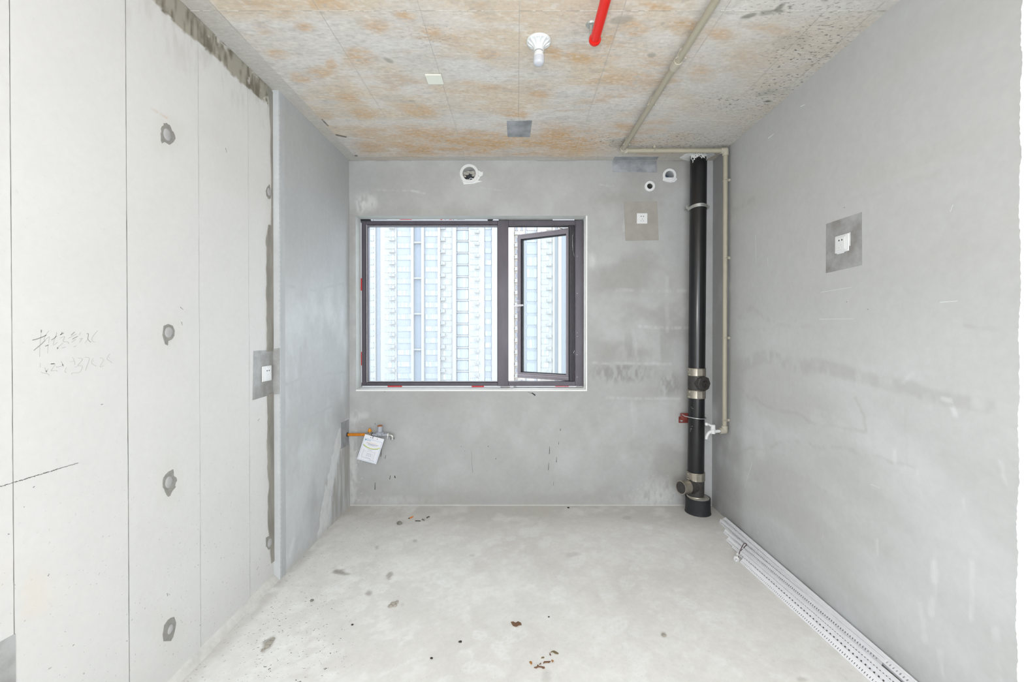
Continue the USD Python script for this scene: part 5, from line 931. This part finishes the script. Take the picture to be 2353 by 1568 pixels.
# ================================================================== the tower block opposite
YT, KT = 100.0, 9.5
bx_ = lambda p: (p - 1188) / KT
zrow = lambda y: HC + (755 - y) / KT
tower = thing('apartment_building', 'pale high-rise apartment block with blue-grey window bays filling the window view', 'building', (0, YT, -45))
ZB, ZT = -45.0, 36.0
def panel(p0, p1, mat, dy): part(tower, 'facade_panel', box(bx_(p0), bx_(p1), YT + dy, YT + 3, ZB, ZT), mat, smooth=False)
part(tower, 'building_core', box(bx_(560), bx_(1600), YT + 2.5, YT + 14, ZB, ZT - 0.5), m_fac_white, smooth=False)
unit = [(863, 874.7, m_fac_blue, .6), (874.7, 911.5, m_fac_white, 0), (911.5, 945.5, m_fac_blue, .25), (945.5, 951.5, m_fac_white, -.5), (951.5, 969, m_fac_recess, .6), (969, 975.2, m_fac_white, -.5), (975.2, 1006.2, m_fac_blue, .25), (1006.2, 1012.5, m_fac_white, -.5), (1012.5, 1041, m_fac_white, .1), (1041, 1048.5, m_fac_white, -.4), (1048.5, 1077, m_fac_blue, .7), (1077, 1113, m_fac_white, 0), (1113, 1130.5, m_fac_blue, .5), (1130.5, 1143, m_fac_white, -.3)]
for s in (-280, 0, 427):
    for a, b, mt, dy in unit:
        if not (s == -280 and a >= 1113): panel(a + s, b + s, mt, dy)
panel(833, 863, m_fac_white, 0)
for a, b, mt, dy in ((1143, 1168, m_fac_white, 0), (1168, 1181, m_fac_white, -.3), (1181, 1206, m_fac_white, .4), (1206, 1235, m_fac_blue, 1.0), (1235, 1242, m_fac_white, -.3), (1242, 1270, m_fac_white, 0), (1270, 1274, m_fac_white, -.4), (1274, 1282.5, m_fac_blue, .5), (1282.5, 1290, m_fac_white, -.2)): panel(a, b, mt, dy)
tr_ = np.random.default_rng(21); NK = range(-3, 15)
def window(p0, p1, yc, hh, n, dy, curtain=.0, glass=None):
    x0, x1, z0, z1, y = bx_(p0), bx_(p1), zrow(yc + hh), zrow(yc - hh), YT + dy
    fr = [box(x0, x1, y - .12, y, z0, z0 + .09), box(x0, x1, y - .12, y, z1 - .09, z1)] + [box(a - .05, a + .05, y - .12, y, z0, z1) for a in np.linspace(x0 + .05, x1 - .05, n + 1)]
    wdw = part(tower, 'window', cat_(*fr), m_fac_frame, smooth=False); part(wdw, 'pane', box(x0 + .02, x1 - .02, y - .06, y - .01, z0 + .02, z1 - .02), glass or m_fac_glass, smooth=False)
    cu = [box(a + .06, b - .06, y - .09, y - .062, z0 + .1, z1 - .1) for a, b in zip(np.linspace(x0, x1, n + 1)[:-1], np.linspace(x0, x1, n + 1)[1:]) if tr_.random() < curtain]
    if cu: part(wdw, 'curtain', cat_(*cu), m_fac_curtain, smooth=False)
def ac(p0, p1, y0, y1, dy):
    x0, x1, z0, z1, y = bx_(p0), bx_(p1), zrow(y1), zrow(y0), YT + dy; r = (z1 - z0) * .36
    u = part(tower, 'air_conditioner', box(x0 + .08, x1 - .08, y - .5, y, z0, z1), m_ac, smooth=False); part(u, 'fan_grille', lathe([(0, 0), (r, 0), (r, .04), (0, .04)], [(x0 + x1) / 2 - (x1 - x0) * .12, y - .5, (z0 + z1) / 2], (0, -1, 0), 12), m_ac_fan, smooth=False)
    part(tower, 'balcony_ledge', box(x0 - .05, x1 + .05, y - .7, y, z0 - .16, z0 - .02), m_fac_white, smooth=False)
PITCHT = 27.3
for k in NK:
    d = PITCHT * k
    window(843, 859, 548 + d, 6.4, 3, 0, .25); window(886, 907, 538.5 + d, 6.6, 3, 0, .25); window(914, 944.5, 537 + d, 6.4, 7, .25, .4); window(977.5, 1005, 537 + d, 6.4, 6, .25, .4); window(1018.7, 1036.6, 539 + d, 6.6, 4, .1, .3); window(1050, 1075.5, 540 + d, 11, 4, .7, .2); window(1081, 1099, 548 + d, 6.6, 4, 0, .25); window(1114.5, 1129, 548 + d, 6.2, 3, .5, .25)
    window(1184, 1190, 550 + d - 25.8, 5.8, 2, .4, 0, m_fac_glass_dark); window(1196, 1202, 550 + d - 25.8, 5.8, 2, .4, 0, m_fac_glass_dark); window(1211, 1234, 545 + d, 10.5, 4, 1.0, .2); window(1244.5, 1260.5, 566 + d - 27.3, 6.4, 3, 0, .3)
    for s, lst in ((-280, ((1081, 1099), (1114.5, 1129))), (427, ((886, 907), (914, 944.5)))):
        for a, b in (lst if s > 0 else lst[:1]): window(a + s, b + s, 545 + d, 6.4, 3, .0 if b - a > 14.6 and b - a < 25 else .45, .3)
    ac(896, 908.5, 520.3 + d, 525.5 + d, 0); ac(1013.4, 1023.5, 520.5 + d, 526 + d, .1); ac(1092, 1101.5, 558 + d, 562.8 + d, 0); ac(1182, 1192, 533 + d, 538.5 + d, .4); ac(1256.5, 1267, 551 + d, 556 + d, 0)
    part(tower, 'floor_band', box(bx_(1048.5), bx_(1077), YT + .35, YT + .75, zrow(555 + d), zrow(552.6 + d)), m_fac_white, smooth=False)
    if k % 3 == 1: part(tower, 'lintel', box(bx_(951.5), bx_(969), YT - .1, YT + .7, zrow(532.2 + d), zrow(528.6 + d)), m_fac_white, smooth=False)
solo('ground', box(-160, 160, 8, 200, -46, -45.02), m_ground, 'pale ground far below the window', None, kind='structure')  # unseen ground, added for its bounce light
